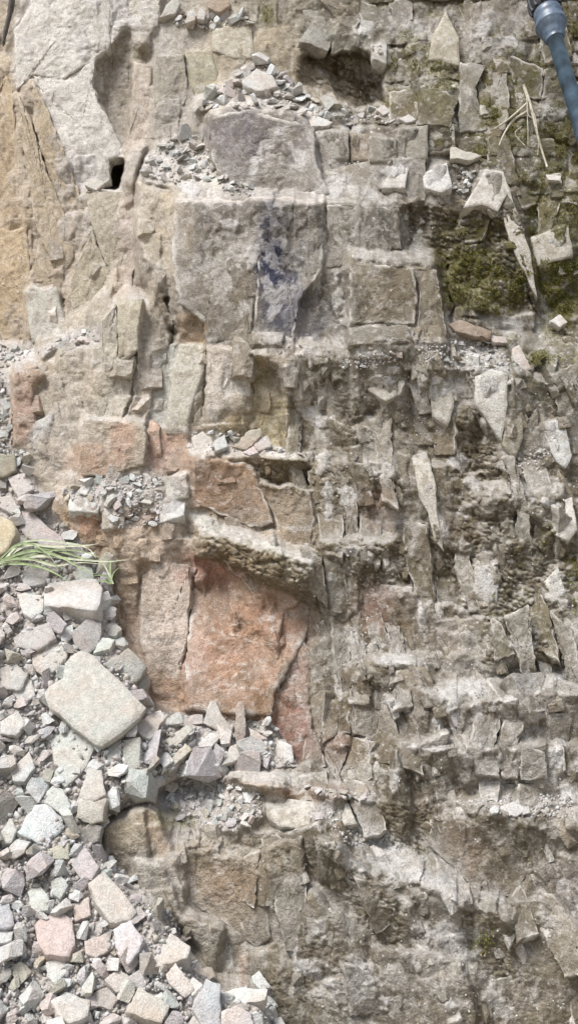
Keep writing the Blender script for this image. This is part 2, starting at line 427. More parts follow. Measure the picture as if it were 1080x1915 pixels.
 (.70,.03,-.02,.25,(168,152,130),"868 1320 920 1306 924 1376 876 1384"),
 (.67,-.04,-.01,.2,(200,196,196),"842 1340 868 1318 864 1350 850 1360"),
 (.66,.02,-.02,.3,(166,146,122),"756 1336 800 1330 812 1376 770 1386"),
 (.68,.05,.0,.15,(214,212,208),"806 1334 822 1330 824 1370 812 1374"),
 (.67,.04,.0,.2,(206,202,196),"722 1310 744 1304 748 1340 738 1346"),
 (.70,.02,-.02,.5,(176,162,146),"930 1300 1000 1298 1010 1366 936 1374"),
 (.71,.02,-.02,.5,(182,172,158),"1004 1298 1100 1292 1190 1292 1190 1366 1012 1366"),
 (.70,.0,.25,.4,(196,188,174),"736 1388 850 1382 960 1376 1190 1368 1190 1394 960 1400 850 1406 750 1404"),
 (.72,.02,-.02,.5,(166,150,124),"742 1406 840 1408 846 1480 770 1500 744 1460"),
 (.74,.02,-.02,.5,(164,156,148),"852 1408 940 1402 944 1470 900 1490 854 1470"),
 (.76,.02,-.02,.4,(178,172,158),"946 1402 1020 1398 1022 1480 960 1494"),
 (.76,.04,.0,.2,(208,206,198),"1024 1400 1052 1396 1056 1440 1030 1460"),
 # --- lower centre and right
 (.68,.0,.28,.35,(204,198,186),"430 1436 520 1440 600 1452 700 1480 710 1500 640 1496 560 1476 480 1462 424 1452"),
 (.70,.0,-.1,.4,(176,146,114),"440 1456 560 1480 650 1498 690 1510 600 1512 500 1486"),
 (.72,.02,.10,.3,(206,198,182),"494 1490 560 1496 650 1500 666 1540 600 1552 520 1546 496 1524"),
 (.66,.02,.22,.5,(204,196,188),"290 1470 400 1450 490 1486 492 1530 440 1560 340 1540 300 1510"),
 (.74,.02,-.03,.35,(186,180,166),"324 1540 430 1562 540 1552 548 1600 500 1620 400 1580 320 1572"),
 (.84,.03,-.02,.3,(196,166,130),"276 1500 300 1520 322 1590 300 1604 276 1570"),
 (.86,.03,-.02,.35,(180,164,132),"196 1540 274 1510 276 1586 230 1596 196 1580"),
 (.84,.03,-.02,.4,(184,176,158),"300 1600 330 1590 346 1690 340 1700 316 1650"),
 (.76,.02,.0,.2,(172,160,140),"348 1600 430 1600 500 1640 510 1760 480 1780 430 1740 350 1690"),
 (.90,.03,-.02,.5,(168,160,138),"250 1604 300 1608 340 1704 420 1740 400 1800 330 1720 262 1680"),
 (.84,.02,.0,.4,(180,170,152),"490 1590 560 1560 576 1640 560 1720 512 1680"),
 (.84,.03,.03,.25,(206,200,186),"410 1790 430 1766 446 1840 440 1850 414 1848"),
 (.84,.03,.0,.25,(190,166,146),"450 1780 466 1786 464 1846 450 1844"),
 (.80,.02,.12,.4,(204,202,194),"640 1540 700 1556 760 1580 860 1648 882 1680 850 1690 760 1650 690 1616 650 1580"),
 (.80,.0,.0,.2,(166,150,126),"800 1532 880 1530 974 1562 986 1640 960 1684 884 1668 850 1630 800 1584"),
 (.76,.0,-.02,.6,(162,148,120),"704 1500 800 1500 798 1580 740 1570 700 1550"),
 (.84,.0,-.02,.5,(170,160,138),"740 1400 770 1500 760 1540 720 1500"),
 (.80,.0,.15,.4,(200,190,176),"850 1494 960 1480 1080 1480 1190 1480 1190 1540 1000 1546 940 1534 870 1520"),
 (.88,.0,-.02,.5,(170,162,150),"760 1660 850 1694 880 1720 860 1790 800 1780 752 1720"),
 (.86,.0,.0,.5,(160,148,122),"590 1570 640 1580 740 1680 748 1760 690 1750 600 1640"),
 (.90,.02,.0,.4,(172,160,138),"880 1690 1000 1680 1080 1720 1190 1740 1190 2240 1000 2240 900 1860"),
 (.90,.0,.0,.5,(176,168,152),"580 1660 680 1750 700 1860 640 1930 600 2240 560 2240 540 1800"),
 (.92,.02,.0,.5,(170,158,142),"690 1760 860 1796 890 1870 900 2240 660 2240 660 1930 710 1860"),
]
# the talus slope of broken stone, lower left
HEAP = pts("-120 850 40 860 70 905 120 985 200 1062 212 1110 222 1190 250 1225 276 1262 276 1326 330 1338 440 1346 508 1352 552 1430 430 1436 300 1466 260 1500 196 1530 190 1590 250 1650 330 1720 352 1790 420 1850 500 1846 520 1915 560 2260 -120 2260")
HEAP2 = pts("-120 690 18 694 20 832 52 850 60 900 -120 900")
def heap_d(x, y):
    x = np.asarray(x, float); y = np.asarray(y, float)
    return -.16 * np.exp(-((x - 420) / 120) ** 2 - ((y - 1370) / 70) ** 2) + 0.30 + 0.00096 * (np.asarray(y, float) - 880) - 0.0001 * np.asarray(x, float)
#@@END

STEP = 1.8
gx = np.arange(-112, 1192, STEP); gy = np.arange(-84, 2200, STEP)
X, Y = np.meshgrid(gx, gy)
NY, NX = X.shape

# smooth trend of depth, colour and roughness through the facets' centres (computed coarsely)
FP = [pts(f[5]) for f in FACETS]
FC = [poly_area_c(p) for p in FP]
cs = 16
cx_, cy_ = np.meshgrid(np.arange(-120, 1210, cs), np.arange(-96, 2220, cs))
num = np.zeros(cx_.shape + (5,)); den = np.full(cx_.shape, 1e-9)
for f, (A, ax, ay) in zip(FACETS, FC):
    for (wx, wy) in [(ax, ay)]:
        s2 = (60 + .35 * math.sqrt(A)) ** 2
        wgt = np.exp(-((cx_ - wx) ** 2 + (cy_ - wy) ** 2) / (2 * s2)) * math.sqrt(A) + 1e-7 / (1 + ((cx_ - wx) ** 2 + (cy_ - wy) ** 2) / 1e4)
        v = np.array([f[0], f[3], *f[4]])
        num += wgt[..., None] * v; den += wgt
tr = num / den[..., None]
def up(a):
    fx = (X + 120) / cs; fy = (Y + 96) / cs
    i = np.clip(np.floor(fx).astype(int), 0, a.shape[1] - 2); j = np.clip(np.floor(fy).astype(int), 0, a.shape[0] - 2)
    u = np.clip(fx - i, 0, 1); v = np.clip(fy - j, 0, 1)
    return (a[j, i] * (1 - u) + a[j, i + 1] * u) * (1 - v) + (a[j + 1, i] * (1 - u) + a[j + 1, i + 1] * u) * v
D = up(tr[..., 0]) - .02
R = np.clip(up(tr[..., 1]) + .22, 0, 1)
Cs = np.stack([up(tr[..., k]) for k in (2, 3, 4)], -1) * np.array([.95, .945, .93])
FID = np.full(X.shape, -1, int)

# outlines of facets are frayed by noise
wx = X + 9 * (fbm(X, Y, 34, 3, 3) - .5) * 2 + 1.0 * (fbm(X, Y, 9, 2, 6) - .5) * 2
wy = Y + 9 * (fbm(X, Y, 34, 3, 9) - .5) * 2 + 1.0 * (fbm(X, Y, 9, 2, 12) - .5) * 2
def region(P):
    xs = [p[0] for p in P]; ys = [p[1] for p in P]
    i0 = max(int((min(xs) - 14 - gx[0]) / STEP), 0); i1 = min(int((max(xs) + 14 - gx[0]) / STEP) + 2, NX)
    j0 = max(int((min(ys) - 14 - gy[0]) / STEP), 0); j1 = min(int((max(ys) + 14 - gy[0]) / STEP) + 2, NY)
    return slice(j0, j1), slice(i0, i1)
for k, (f, P, (A, ax, ay)) in enumerate(zip(FACETS, FP, FC)):
    sj, si = region(P)
    m = inpoly(wx[sj, si], wy[sj, si], P)
    d = f[0] + f[1] * (X[sj, si] - ax) / 100 + f[2] * (Y[sj, si] - ay) / 100
    D[sj, si] = np.where(m, d, D[sj, si])
    R[sj, si] = np.where(m, f[3], R[sj, si])
    FID[sj, si] = np.where(m, k, FID[sj, si])
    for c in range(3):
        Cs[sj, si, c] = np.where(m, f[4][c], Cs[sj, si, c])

# most facets merge into each other; only some of their edges stay open steps
def coarse_blur(a, n, k=8):
    c = blur(a[::k, ::k], n)
    fx = np.minimum(np.arange(NX) / k, c.shape[1] - 1.001); fy = np.minimum(np.arange(NY) / k, c.shape[0] - 1.001)
    i = fx.astype(int); j = fy.astype(int); u = (fx - i)[None]; v = (fy - j)[:, None]
    return (c[j][:, i] * (1 - u) + c[j][:, i + 1] * u) * (1 - v) + (c[j + 1][:, i] * (1 - u) + c[j + 1][:, i + 1] * u) * v
T2 = coarse_blur(D, 8)
D = T2 + .72 * (D - T2)
D = blur(D, 2)
soft = sstep(.47, .56, fbm(X, Y, 80, 3, 20))
D = D + .85 * soft * (blur(D, 22) - D)

# below a ledge the rock face starts at the ledge's front edge: undercuts only go back slowly, except in the open hollows
hol = np.zeros(X.shape, bool)
for k, f in enumerate(FACETS):
    if f[0] < .05 and f[4][0] < 140 or f[2] <= -.2: hol |= FID == k
hol = blur(hol.astype(float), 6) > .05
kk = np.where(hol, .02, .0012 + .006 * sstep(.55, .7, fbm(X, Y, 70, 3, 14)))
Dn = D.copy()
for r_ in range(1, NY):
    Dn[r_] = np.maximum(D[r_], Dn[r_ - 1] - kk[r_])
lim = .06 + .06 * fbm(X, Y, 60, 2, 9)
D = D + np.minimum(Dn - D, lim)
D = .5 * D + .5 * blur(D, 3)
for c in range(3):
    Cs[..., c] += (.35 + .6 * soft) * (blur(Cs[..., c], 14) - Cs[..., c])

# long ledges: front edge as a polyline, height of the step (m), depth of the shelf behind it in px
LEDGES = [("385 214 560 222 650 240 850 232", .05, 30), ("262 336 420 346 480 374 610 376 745 386 865 390", .07, 26), ("390 648 560 652 650 650 840 638", .07, 30), ("780 690 850 696 990 700 1090 722", .08, 36),
          ("350 850 575 864", .06, 34), ("596 1016 740 1012", .05, 24), ("860 940 960 934 1060 920", .05, 30), ("670 1248 800 1246", .06, 26), ("780 1300 868 1322 960 1302 1190 1292", .09, 56), ("620 1398 740 1402 850 1406 960 1400 1190 1394", .06, 34),
          ("424 1454 560 1478 700 1508", .08, 34), ("860 1522 1000 1546 1190 1540", .08, 40), ("560 1556 660 1590 760 1652 880 1692 960 1720", .11, 50), ("740 1720 860 1790 900 1830", .05, 34), ("-60 690 60 682 185 642", .05, 30), ("600 784 700 806 780 846", .03, 20),
          ("590 880 700 872 760 868", .04, 22), ("730 1106 800 1106 860 1130", .03, 20), ("545 1500 650 1556 690 1580", .04, 26), ("560 60 700 66 800 60", .05, 30), ("860 300 960 344 1090 352", .06, 34), ("870 130 960 140 1090 190", .05, 30), ("330 1576 430 1600 520 1640", .05, 30), ("900 1210 1000 1196 1090 1180", .05, 30)]
wob0 = 26 * (fbm(X, Y, 55, 3, 11) - .5)
for s_, am, wdt in LEDGES:
    P = pts(s_); xs = [p[0] for p in P]; ys = [p[1] for p in P]
    yl = np.interp(X[0], xs, ys)[None] + wob0 + 14 * (hsh(np.floor(X / 23 + wob0 * .1).astype(int), np.floor(X / 61).astype(int), 5) - .5)
    dy = Y - yl
    pf = np.where(dy < 0, np.clip(1 + dy / wdt, 0, 1), np.clip(1 - dy / 130, 0, 1) ** 1.5)
    ends = sstep(xs[0] - 20, xs[0] + 20, X) * (1 - sstep(xs[-1] - 20, xs[-1] + 20, X))
    D += am * pf * ends * (.35 + .65 * sstep(.3, .6, vn(X / 62, Y / 300, 8)))

# fracture planes: the upper envelope of tilted planes at several sizes
def envelope(x, y, s, tx, ty, ledge=.0):
    xi = np.floor(x).astype(int); yi = np.floor(y).astype(int)
    best = np.full(x.shape, -9.0); bi = np.zeros(x.shape, int); bj = np.zeros(x.shape, int)
    for i in (-1, 0, 1):
        for j in (-1, 0, 1):
            a = xi + i; b = yi + j
            dx = x - a - hsh(a, b, s); dy = y - b - hsh(a, b, s + 1)
            h = hsh(a, b, s + 2); l = hsh(a, b, s + 5)
            v = h * .9 + tx * (hsh(a, b, s + 3) - .5) * dx + (ty * (hsh(a, b, s + 4) - .62) + np.where(l < ledge, 1.3, 0)) * dy
            v = v - 1.3 * np.maximum(np.hypot(dx, dy) - .75, 0)
            m = v > best
            best = np.where(m, v, best); bi = np.where(m, a, bi); bj = np.where(m, b, bj)
    return best - .75, bi, bj
lean_ = .32 * np.maximum(Y - 600, 0) ** 2 / (np.maximum(Y - 600, 0) + 120)
bed = Y + .10 * X * sstep(850, 1250, Y) * sstep(300, 700, X) + .05 * X
free = (FID < 0)
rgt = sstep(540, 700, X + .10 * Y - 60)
lft = (1 - sstep(290, 360, X)) * (1 - sstep(1000, 1150, Y))
RW = blur(np.clip(.12 + .26 * lft + .80 * R, 0, 1) * (.78 + .22 * rgt) * (1 - .32 * sstep(1480, 1600, Y)), 12)
freeb = blur(free.astype(float), 14)
CV = np.zeros(X.shape); PALE = np.zeros(X.shape)
wob = 10 * (fbm(X, Y, 40, 2, 5) - .5)
for (sx, sy, a, s, tx, ty) in ((92, 128, .085, 2, 1.5, 1.0), (42, 58, .060, 7, 1.9, 1.3), (20, 25, .029, 12, 2.1, 1.6), (9, 10, .011, 16, 2, 2)):
    sx_ = sx
    e, bi, bj = envelope((X - lean_ + wob * (1 - .6 * lft)) / sx, (bed + wob) / sy, s, tx, ty)
    D += a * e * (RW if sx < 60 else (.3 + .7 * freeb) * RW)
    q = hsh(bi, bj, s + 8)
    CV += (hsh(bi, bj, s + 6) - .5) * (.9 if sx > 10 else .5) * (.3 + .7 * R)
    if 12 < sx < 60:
        PALE = np.maximum(PALE, sstep(.80, .86, q) * (.45 + .55 * rgt) * (.2 + .8 * np.clip(R * 1.6, 0, 1)))
# bedding ledges, broken off here and there
u, v, i, j = bricks(X + 6 * fbm(X, Y, 22, 2, 2), bed + 14 * fbm(X, Y, 46, 3, 7), 84, 74, 2)
p = .8 * (hsh(i, j, 6) - .5) - .9 * (1 - sstep(0, .22, v)) - .3 * (1 - sstep(0, .08, np.minimum(u, 1 - u)))
D += .036 * p * RW * sstep(.44, .58, fbm(X, Y, 130, 2, 12)) * (.25 + .75 * sstep(300, 420, X)) * (.3 + .7 * freeb) * (1 - .75 * rgt * sstep(600, 720, Y))
WHITE = [(575,770,44,13,42),(560,740,24,16,20),(700,710,34,6,5),(715,745,5,26,-15),(780,715,18,22,0),(838,742,13,16,0),(828,775,18,12,20),(810,735,9,25,0),(795,880,9,34,-15),(800,930,6,24,-12),(822,975,9,42,-15),(862,870,20,18,20),(880,905,14,14,0),
 (725,885,16,14,0),(688,878,14,9,30),(650,925,18,18,0),(558,988,24,6,0),(572,1042,20,12,0),(650,1030,22,8,0),(910,1100,19,38,0),(1040,1105,18,30,-20),(1052,985,16,24,0),(1022,940,24,9,15),(740,1233,30,9,8),(650,1205,15,32,0),(628,1260,6,30,0),(634,1292,6,14,0),
 (732,1320,9,20,-20),(815,1355,6,24,0),(846,1318,8,18,25),(890,1330,10,18,0),(1040,1415,12,24,0),(1060,1480,12,20,0),(735,1460,9,18,0),(910,1475,9,24,-28),(600,1520,56,20,0),(675,1548,16,9,0),(640,1600,13,22,-30),(700,1620,40,22,35),(800,1650,62,22,30),(760,1605,42,16,30),
 (820,1745,42,18,0),(590,1740,18,22,0),(550,1770,12,22,0),(590,1810,32,14,0),(670,1850,48,34,0),(890,1760,7,32,0),(920,1870,18,25,0),(940,1900,20,18,0),(1050,1720,30,26,0),(910,1675,30,8,10),(840,1880,14,14,0),(680,50,20,15,0),(720,100,12,16,0),(760,40,16,12,0),(840,60,12,30,0),(900,60,16,22,0),(950,80,22,14,20),(620,350,26,20,0),(500,270,18,14,0),(480,305,14,20,0),(520,240,20,9,0),(470,480,12,20,0),(500,525,9,22,0),(455,575,9,12,0),(512,575,8,18,20),(630,550,11,24,0),(645,600,12,9,0),(440,420,22,8,0),(360,355,20,14,0),(540,690,22,16,0),(660,240,20,8,0),(560,300,12,22,0),(740,320,22,14,0),(1030,460,22,14,0),(980,180,16,10,0),(1030,210,24,12,0),(870,170,18,10,30),(900,330,10,24,15),
 (960,1310,30,10,0),(1010,1270,40,12,0),(860,1290,40,14,-15),(1000,1340,14,10,0),(780,1400,30,7,0),(880,1420,18,12,0),(990,1500,40,10,0),(960,1440,10,16,0),(690,1500,20,8,0),(1035,830,14,34,-20),(920,740,20,40,0),(905,800,7,26,-20),(690,665,14,7,0),(740,690,14,8,0),(600,860,14,22,0),(615,940,10,26,0),(770,1010,10,26,20),(700,1190,12,26,-35),(790,1170,5,40,-10),(980,1210,22,8,0),(620,1080,10,10,0),(690,1045,9,9,0),(945,870,14,8,0)]
white = np.zeros(X.shape)
wn = fbm(X, Y, 18, 4, 18, .62); wn2 = fbm(X, Y, 7, 2, 4)
for (ax, ay, rx, ry, an) in WHITE:
    sj, si = region([(ax - 2 * max(rx, ry), ay - 2 * max(rx, ry)), (ax + 2 * max(rx, ry), ay + 2 * max(rx, ry))])
    c_, s_ = math.cos(math.radians(an)), math.sin(math.radians(an))
    dx = X[sj, si] - ax; dy = Y[sj, si] - ay
    e = np.sqrt(((dx * c_ + dy * s_) / rx) ** 2 + ((dy * c_ - dx * s_) / ry) ** 2)
    e = e + 2.4 * (wn[sj, si] - .5) + .5 * (wn2[sj, si] - .5)
    white[sj, si] = np.maximum(white[sj, si], 1 - sstep(.92, 1.08, e))
D += .010 * blur(white, 2) * (.5 + R)
# large and small undulation
D += .05 * (fbm(X, Y, 170, 3, 5) - .5) + .024 * (.25 + .75 * RW) * (fbm(X, Y, 48, 4, 8) - .5) + .006 * (fbm(X, Y, 9, 2, 2) - .5)

# slumped wet soil plastered over the rock: scaly ripples
MUD = [("590 560 600 700 640 800 760 830 780 790 640 690", .5), ("590 870 700 870 690 1100 560 1120 590 1000", .6),
       ("676 1010 740 1010 740 1100 676 1100", .9), ("740 1000 860 960 860 1150 800 1140 740 1080", .8),
       ("850 930 1060 930 1060 1220 900 1240 850 1100", .9), ("360 990 600 1060 600 1150 520 1100 360 1036", 1.),
       ("850 770 900 760 950 900 900 930 850 880", 1.), ("590 1560 650 1570 760 1700 740 1780 640 1700", 1.),
       ("700 1500 820 1500 800 1600 720 1580", 1.), ("320 1560 540 1560 560 1640 420 1620 330 1590", .5),
       ("850 1690 960 1740 1000 1840 900 1830", .8), ("560 90 720 90 720 200 560 190", .9), ("750 380 980 390 1010 590 830 530", 1.),
       ("170 50 250 50 250 280 170 200", .25), ("460 860 590 860 590 920 480 910", 1.),
       ("900 1820 1190 1700 1190 2240 900 2240", .35), ("500 1760 640 1700 620 2240 500 2240", .5)]
mud = np.zeros(X.shape)
for s, a in MUD:
    P = pts(s); sj, si = region(P)
    mud[sj, si] = np.maximum(mud[sj, si], inpoly(wx[sj, si], wy[sj, si], P) * a)
mud = blur(mud, 6) * (1 - .85 * blur(white, 5)) * sstep(.32, .55, fbm(X, Y, 60, 3, 16) + .12)
qx = X * .8 + Y * .45; qy = Y * .85 - X * .45
f1, f2, ci, cj, dx, dy = voro(qx / 12 + 2.6 * fbm(X, Y, 32, 3, 1), qy / 9 + 2.8 * fbm(X, Y, 30, 3, 7), 17)
rip = (.8 - f1) + .5 * dy * -1
D = D + mud * (.019 - .007 * sstep(1350, 1500, Y)) * (rip - .3)
f1, f2, ci, cj, dx, dy = voro(X / 6.5, Y / 5.5, 5)
D += mud * .008 * (.5 - f1)

# heap surface
hm = inpoly(wx, wy, HEAP) | inpoly(wx, wy, HEAP2)
hd = heap_d(X, Y) - .03 + .05 * (fbm(X, Y, 90, 3, 4) - .5)
f1, f2, ci, cj, dx, dy = voro(X / 9, Y / 9, 19)
hd2 = hd + .018 * (hsh(ci, cj, 3) - .5) + .012 * (.5 - f1)
hb = coarse_blur(hm.astype(float), 7)
D = np.where(hm, D + (hd2 - D) * (.12 + .88 * sstep(.45, .93, hb)), D)
FID = np.where(hm, -2, FID)
# open cracks
CRACKS = [("254 470 250 520 246 556", 3, .10), ("312 560 322 600 318 650 300 720", 5, .10), ("218 566 220 620 218 668", 2, .04), ("384 646 386 700 380 760", 2.5, .05),
          ("364 1060 358 1110 352 1200 340 1240", 3.5, .06), ("652 236 650 300", 4, .08), ("364 150 366 182", 3, .06), ("256 660 252 720 230 790", 3, .06), ("470 660 472 740", 2, .04),
          ("118 560 122 610", 2, .05), ("838 500 842 560 846 620", 4, .09),
          ("150 892 202 902", 2, .06), ("596 1000 598 1120", 2, .05), ("470 56 472 104", 2, .04), ("945 400 1000 590", 3, .06), ("270 560 268 590", 2, .04),
          ("20 700 24 830", 3, .06), ("206 690 256 664", 3, .06), ("150 790 230 795", 1.5, .04), ("248 800 244 850", 2, .04)]
for s, wd, dep in CRACKS:
    P = pts(s)
    for (x1, y1), (x2, y2) in zip(P[:-1], P[1:]):
        sj, si = region([(x1 - 10, y1 - 10), (x2 + 10, y2 + 10), (x1, y1), (x2, y2)])
        ax = wx[sj, si]; ay = wy[sj, si]
        t = np.clip(((ax - x1) * (x2 - x1) + (ay - y1) * (y2 - y1)) / ((x2 - x1) ** 2 + (y2 - y1) ** 2), 0, 1)
        dd = np.hypot(ax - x1 - t * (x2 - x1), ay - y1 - t * (y2 - y1))
        wv = wd * (.25 + 1.1 * vn(ax / 14, ay / 14, 3)) * sstep(.3, .55, vn(ax / 26, ay / 26, 9) + .12)
        D[sj, si] -= dep * .6 * (1 - sstep(wv * .3, wv * 1.2 + .01, dd))
for r_ in range(NY - 1, 0, -1):                       # shelves slope out: no step rises faster than a steep bank
    D[r_ - 1] = np.maximum(D[r_ - 1], D[r_] - np.where(hol[r_], .25, .011))
for i_ in range(1, NX): D[:, i_] = np.maximum(D[:, i_], D[:, i_ - 1] - np.where(hol[:, i_], .25, .022))
for i_ in range(NX - 1, 0, -1): D[:, i_ - 1] = np.maximum(D[:, i_ - 1], D[:, i_] - np.where(hol[:, i_], .25, .022))
D = .85 * D + .15 * blur(D, 1)

# ---------------------------------------------------------------- rock colour
P3 = at(X, Y, D)
gu = np.gradient(P3, axis=1); gv = np.gradient(P3, axis=0)
nrm = np.cross(gu, gv); nrm /= np.linalg.norm(nrm, axis=-1, keepdims=True) + 1e-12
if nrm[..., 1].mean() > 0: nrm = -nrm
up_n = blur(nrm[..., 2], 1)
convex = D - blur(D, 4)
def mixc(c, m):
    global Cs
    m = np.clip(m, 0, 1)[..., None]
    Cs = Cs * (1 - m) + np.array(c, float) * m
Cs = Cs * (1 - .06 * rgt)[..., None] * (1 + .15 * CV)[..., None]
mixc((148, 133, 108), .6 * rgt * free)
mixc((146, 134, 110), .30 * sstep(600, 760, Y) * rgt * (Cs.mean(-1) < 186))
big = fbm(X, Y, 120, 4, 13)
clean = 1 - .7 * (1 - sstep(330, 520, X)) * (1 - sstep(820, 960, Y))
mixc((160, 140, 108), .38 * clean * sstep(.5, .68, big))
mixc((188, 184, 176), .30 * sstep(.5, .66, fbm(X + 400, Y, 110, 4, 17)))
mixc((132, 121, 100), .5 * clean * sstep(.52, .64, fbm(X, Y * .6, 38, 5, 19, .6)) * (.4 + .6 * sstep(300, 520, X)))
#@@STAIN
# stains and tints of the rock itself: centre, radii, colour, strength
STAIN = [(525,480,45,120,(96,98,110),.4),(503,470,24,95,(66,70,94),.95),(527,565,34,60,(84,88,110),.85),(545,590,70,60,(118,116,124),.6),(470,410,110,40,(140,132,126),.5),(420,560,70,60,(142,130,112),.5),
 (450,260,60,45,(140,132,134),.7),(560,270,40,50,(166,158,154),.5),(800,430,60,60,(138,130,112),.5),
 (228,825,24,42,(196,142,116),.5),(295,845,24,30,(196,150,128),.45),(170,860,50,30,(196,150,114),.6),(45,770,22,50,(176,138,114),.5),
 (165,980,26,26,(190,126,100),.5),(160,1000,60,40,(190,150,108),.5),(470,1180,110,60,(202,150,118),.35),(430,1230,70,30,(208,164,138),.3),(420,1290,110,40,(174,134,102),.45),(400,1060,70,40,(180,124,104),.5),
 (520,1150,60,40,(188,144,120),.4),(545,1370,35,50,(186,124,108),.5),(625,1395,30,30,(176,128,108),.45),(700,1130,35,50,(184,140,120),.5),(620,1210,20,40,(196,190,176),.4),
 (480,1330,60,30,(158,120,88),.5),(300,1300,60,40,(172,132,94),.5),(420,900,80,60,(186,150,124),.4),(700,950,40,40,(180,136,114),.5),
 (320,1530,40,20,(150,146,100),.5),(880,1590,20,40,(204,166,142),.45),(840,1570,20,40,(186,154,132),.4),(900,1650,60,20,(184,154,132),.3),(430,1650,60,40,(190,160,134),.35),(600,1480,90,16,(186,132,100),.4),
 (40,350,50,200,(200,174,136),.4),(10,500,30,150,(206,178,140),.5),(120,500,50,90,(196,172,140),.4),(640,560,30,60,(132,126,116),.5),(700,625,60,14,(142,134,124),.5),
 (640,760,60,50,(146,138,122),.6),(700,840,80,60,(152,140,116),.5),(1000,1180,90,60,(140,136,112),.6),(980,1100,60,50,(130,130,96),.4),(1060,1660,50,50,(162,154,160),.5),
 (760,1780,80,60,(160,150,142),.5),(620,1900,90,60,(150,142,118),.4),(1010,1850,90,80,(178,162,138),.4),(330,420,30,90,(206,186,150),.4),(700,340,60,30,(196,190,182),.4)]
for (ax, ay, rx, ry, c, st) in STAIN:
    e = ((X - ax) / rx) ** 2 + ((Y - ay) / ry) ** 2
    mixc(c, st * (1 - sstep(.25, 1.9, e + 1.6 * (fbm(X, Y, 30, 4, int(ax) % 17, .6) - .5))))
# mossy dark film and wet soil film
mixc((146, 131, 104), mud * .8)
MOSSZ = [(850,180,60,45,.55),(960,120,60,60,.6),(1040,150,40,60,.65),(900,140,40,40,.5),(760,180,50,30,.6),(1020,320,60,40,.6),(860,250,60,30,.55),(940,430,30,60,.5),(905,520,75,60,.9),(880,460,60,50,.6),(1050,540,45,60,1.),(960,500,40,60,.8),(930,250,60,50,.9),(905,215,40,30,.8),(790,140,50,50,.7),(770,120,40,60,.6),(1000,100,40,50,.55),(985,150,40,40,.7),
         (1050,270,60,50,.8),(1000,390,24,50,.9),(1060,400,40,90,.6),(1000,675,40,18,.8),(1065,40,30,50,.7),(840,20,40,20,.5),(975,280,60,40,.6),(750,150,40,40,.5),(700,20,60,30,.3),(1070,700,60,60,.5),(1072,1080,14,50,.7),(500,20,14,30,.5),
         (960,1150,60,50,.3),(1000,1000,60,50,.25),(330,1530,40,16,.4),(210,1075,14,24,.6),(900,1760,40,20,.3),(1040,620,30,30,.4),(970,640,40,20,.3)]
moss = np.zeros(X.shape)
for (ax, ay, rx, ry, st) in MOSSZ:
    e = ((X - ax) / rx) ** 2 + ((Y - ay) / ry) ** 2
    moss = np.maximum(moss, st * (1 - sstep(.0, 2.6, e)))
mossm = moss * sstep(.46, .62, fbm(X, Y, 30, 5, 21, .65) * .85 + moss * .22 + .04 * (up_n - .2))
mixc((112, 108, 84), np.clip(moss * .75, 0, .62))
mixc((122, 118, 74), mossm * .75)
# pale lichen and lime crusts with crisp edges
LZ = [(470,500,150,140,.8),(560,280,120,70,.9),(640,430,120,80,.7),(660,340,140,50,.8),(640,700,160,120,.6),(590,760,50,110,1.),(820,750,120,100,.5),(700,1000,160,160,.55),(900,1000,150,200,.5),(740,120,160,100,.7),(900,80,120,80,.6),
      (700,1300,160,120,.6),(960,1350,160,120,.8),(700,1620,160,100,.8),(620,1800,140,140,.7),(850,1780,140,140,.55),(950,1560,160,80,.4),(600,1480,120,60,.6),(640,560,40,60,.8),(400,350,120,40,.9),(340,520,50,60,.6),(150,120,120,120,.4),(1000,300,80,80,.4),(1000,860,80,80,.6),(380,1600,120,100,.4)]
lz = np.zeros(X.shape)
for (ax, ay, rx, ry, st) in LZ:
    lz = np.maximum(lz, st * np.exp(-((X - ax) / rx) ** 2 - ((Y - ay) / ry) ** 2))
l1 = fbm(X, Y, 46, 5, 7, .62); l2 = fbm(X, Y * .75, 17, 4, 10, .6)
low = sstep(1480, 1580, Y) * rgt
l2 = l2 * (1 - low) + low * fbm((X * .85 + Y * .5) / 3.2, Y * .85 - X * .5, 15, 4, 10, .6)
l1 = l1 * (1 - low) + low * fbm((X * .85 + Y * .5) / 2.6, Y * .85 - X * .5, 36, 5, 7, .62)
mixc((152, 141, 119), .38 * low * (1 - .6 * white))
lich = np.clip(lz * 1.0, 0, 1) * np.maximum(sstep(.545, .575, l1), .9 * sstep(.57, .61, l2))
mixc((216, 211, 202), lich * .85)
mixc((214, 210, 203), PALE * .45 * (1 - .7 * mud) * (1 - .6 * mossm))
mixc((219, 216, 210), white * (.62 + .3 * (wn2 - .3)) * (1 - .35 * low))
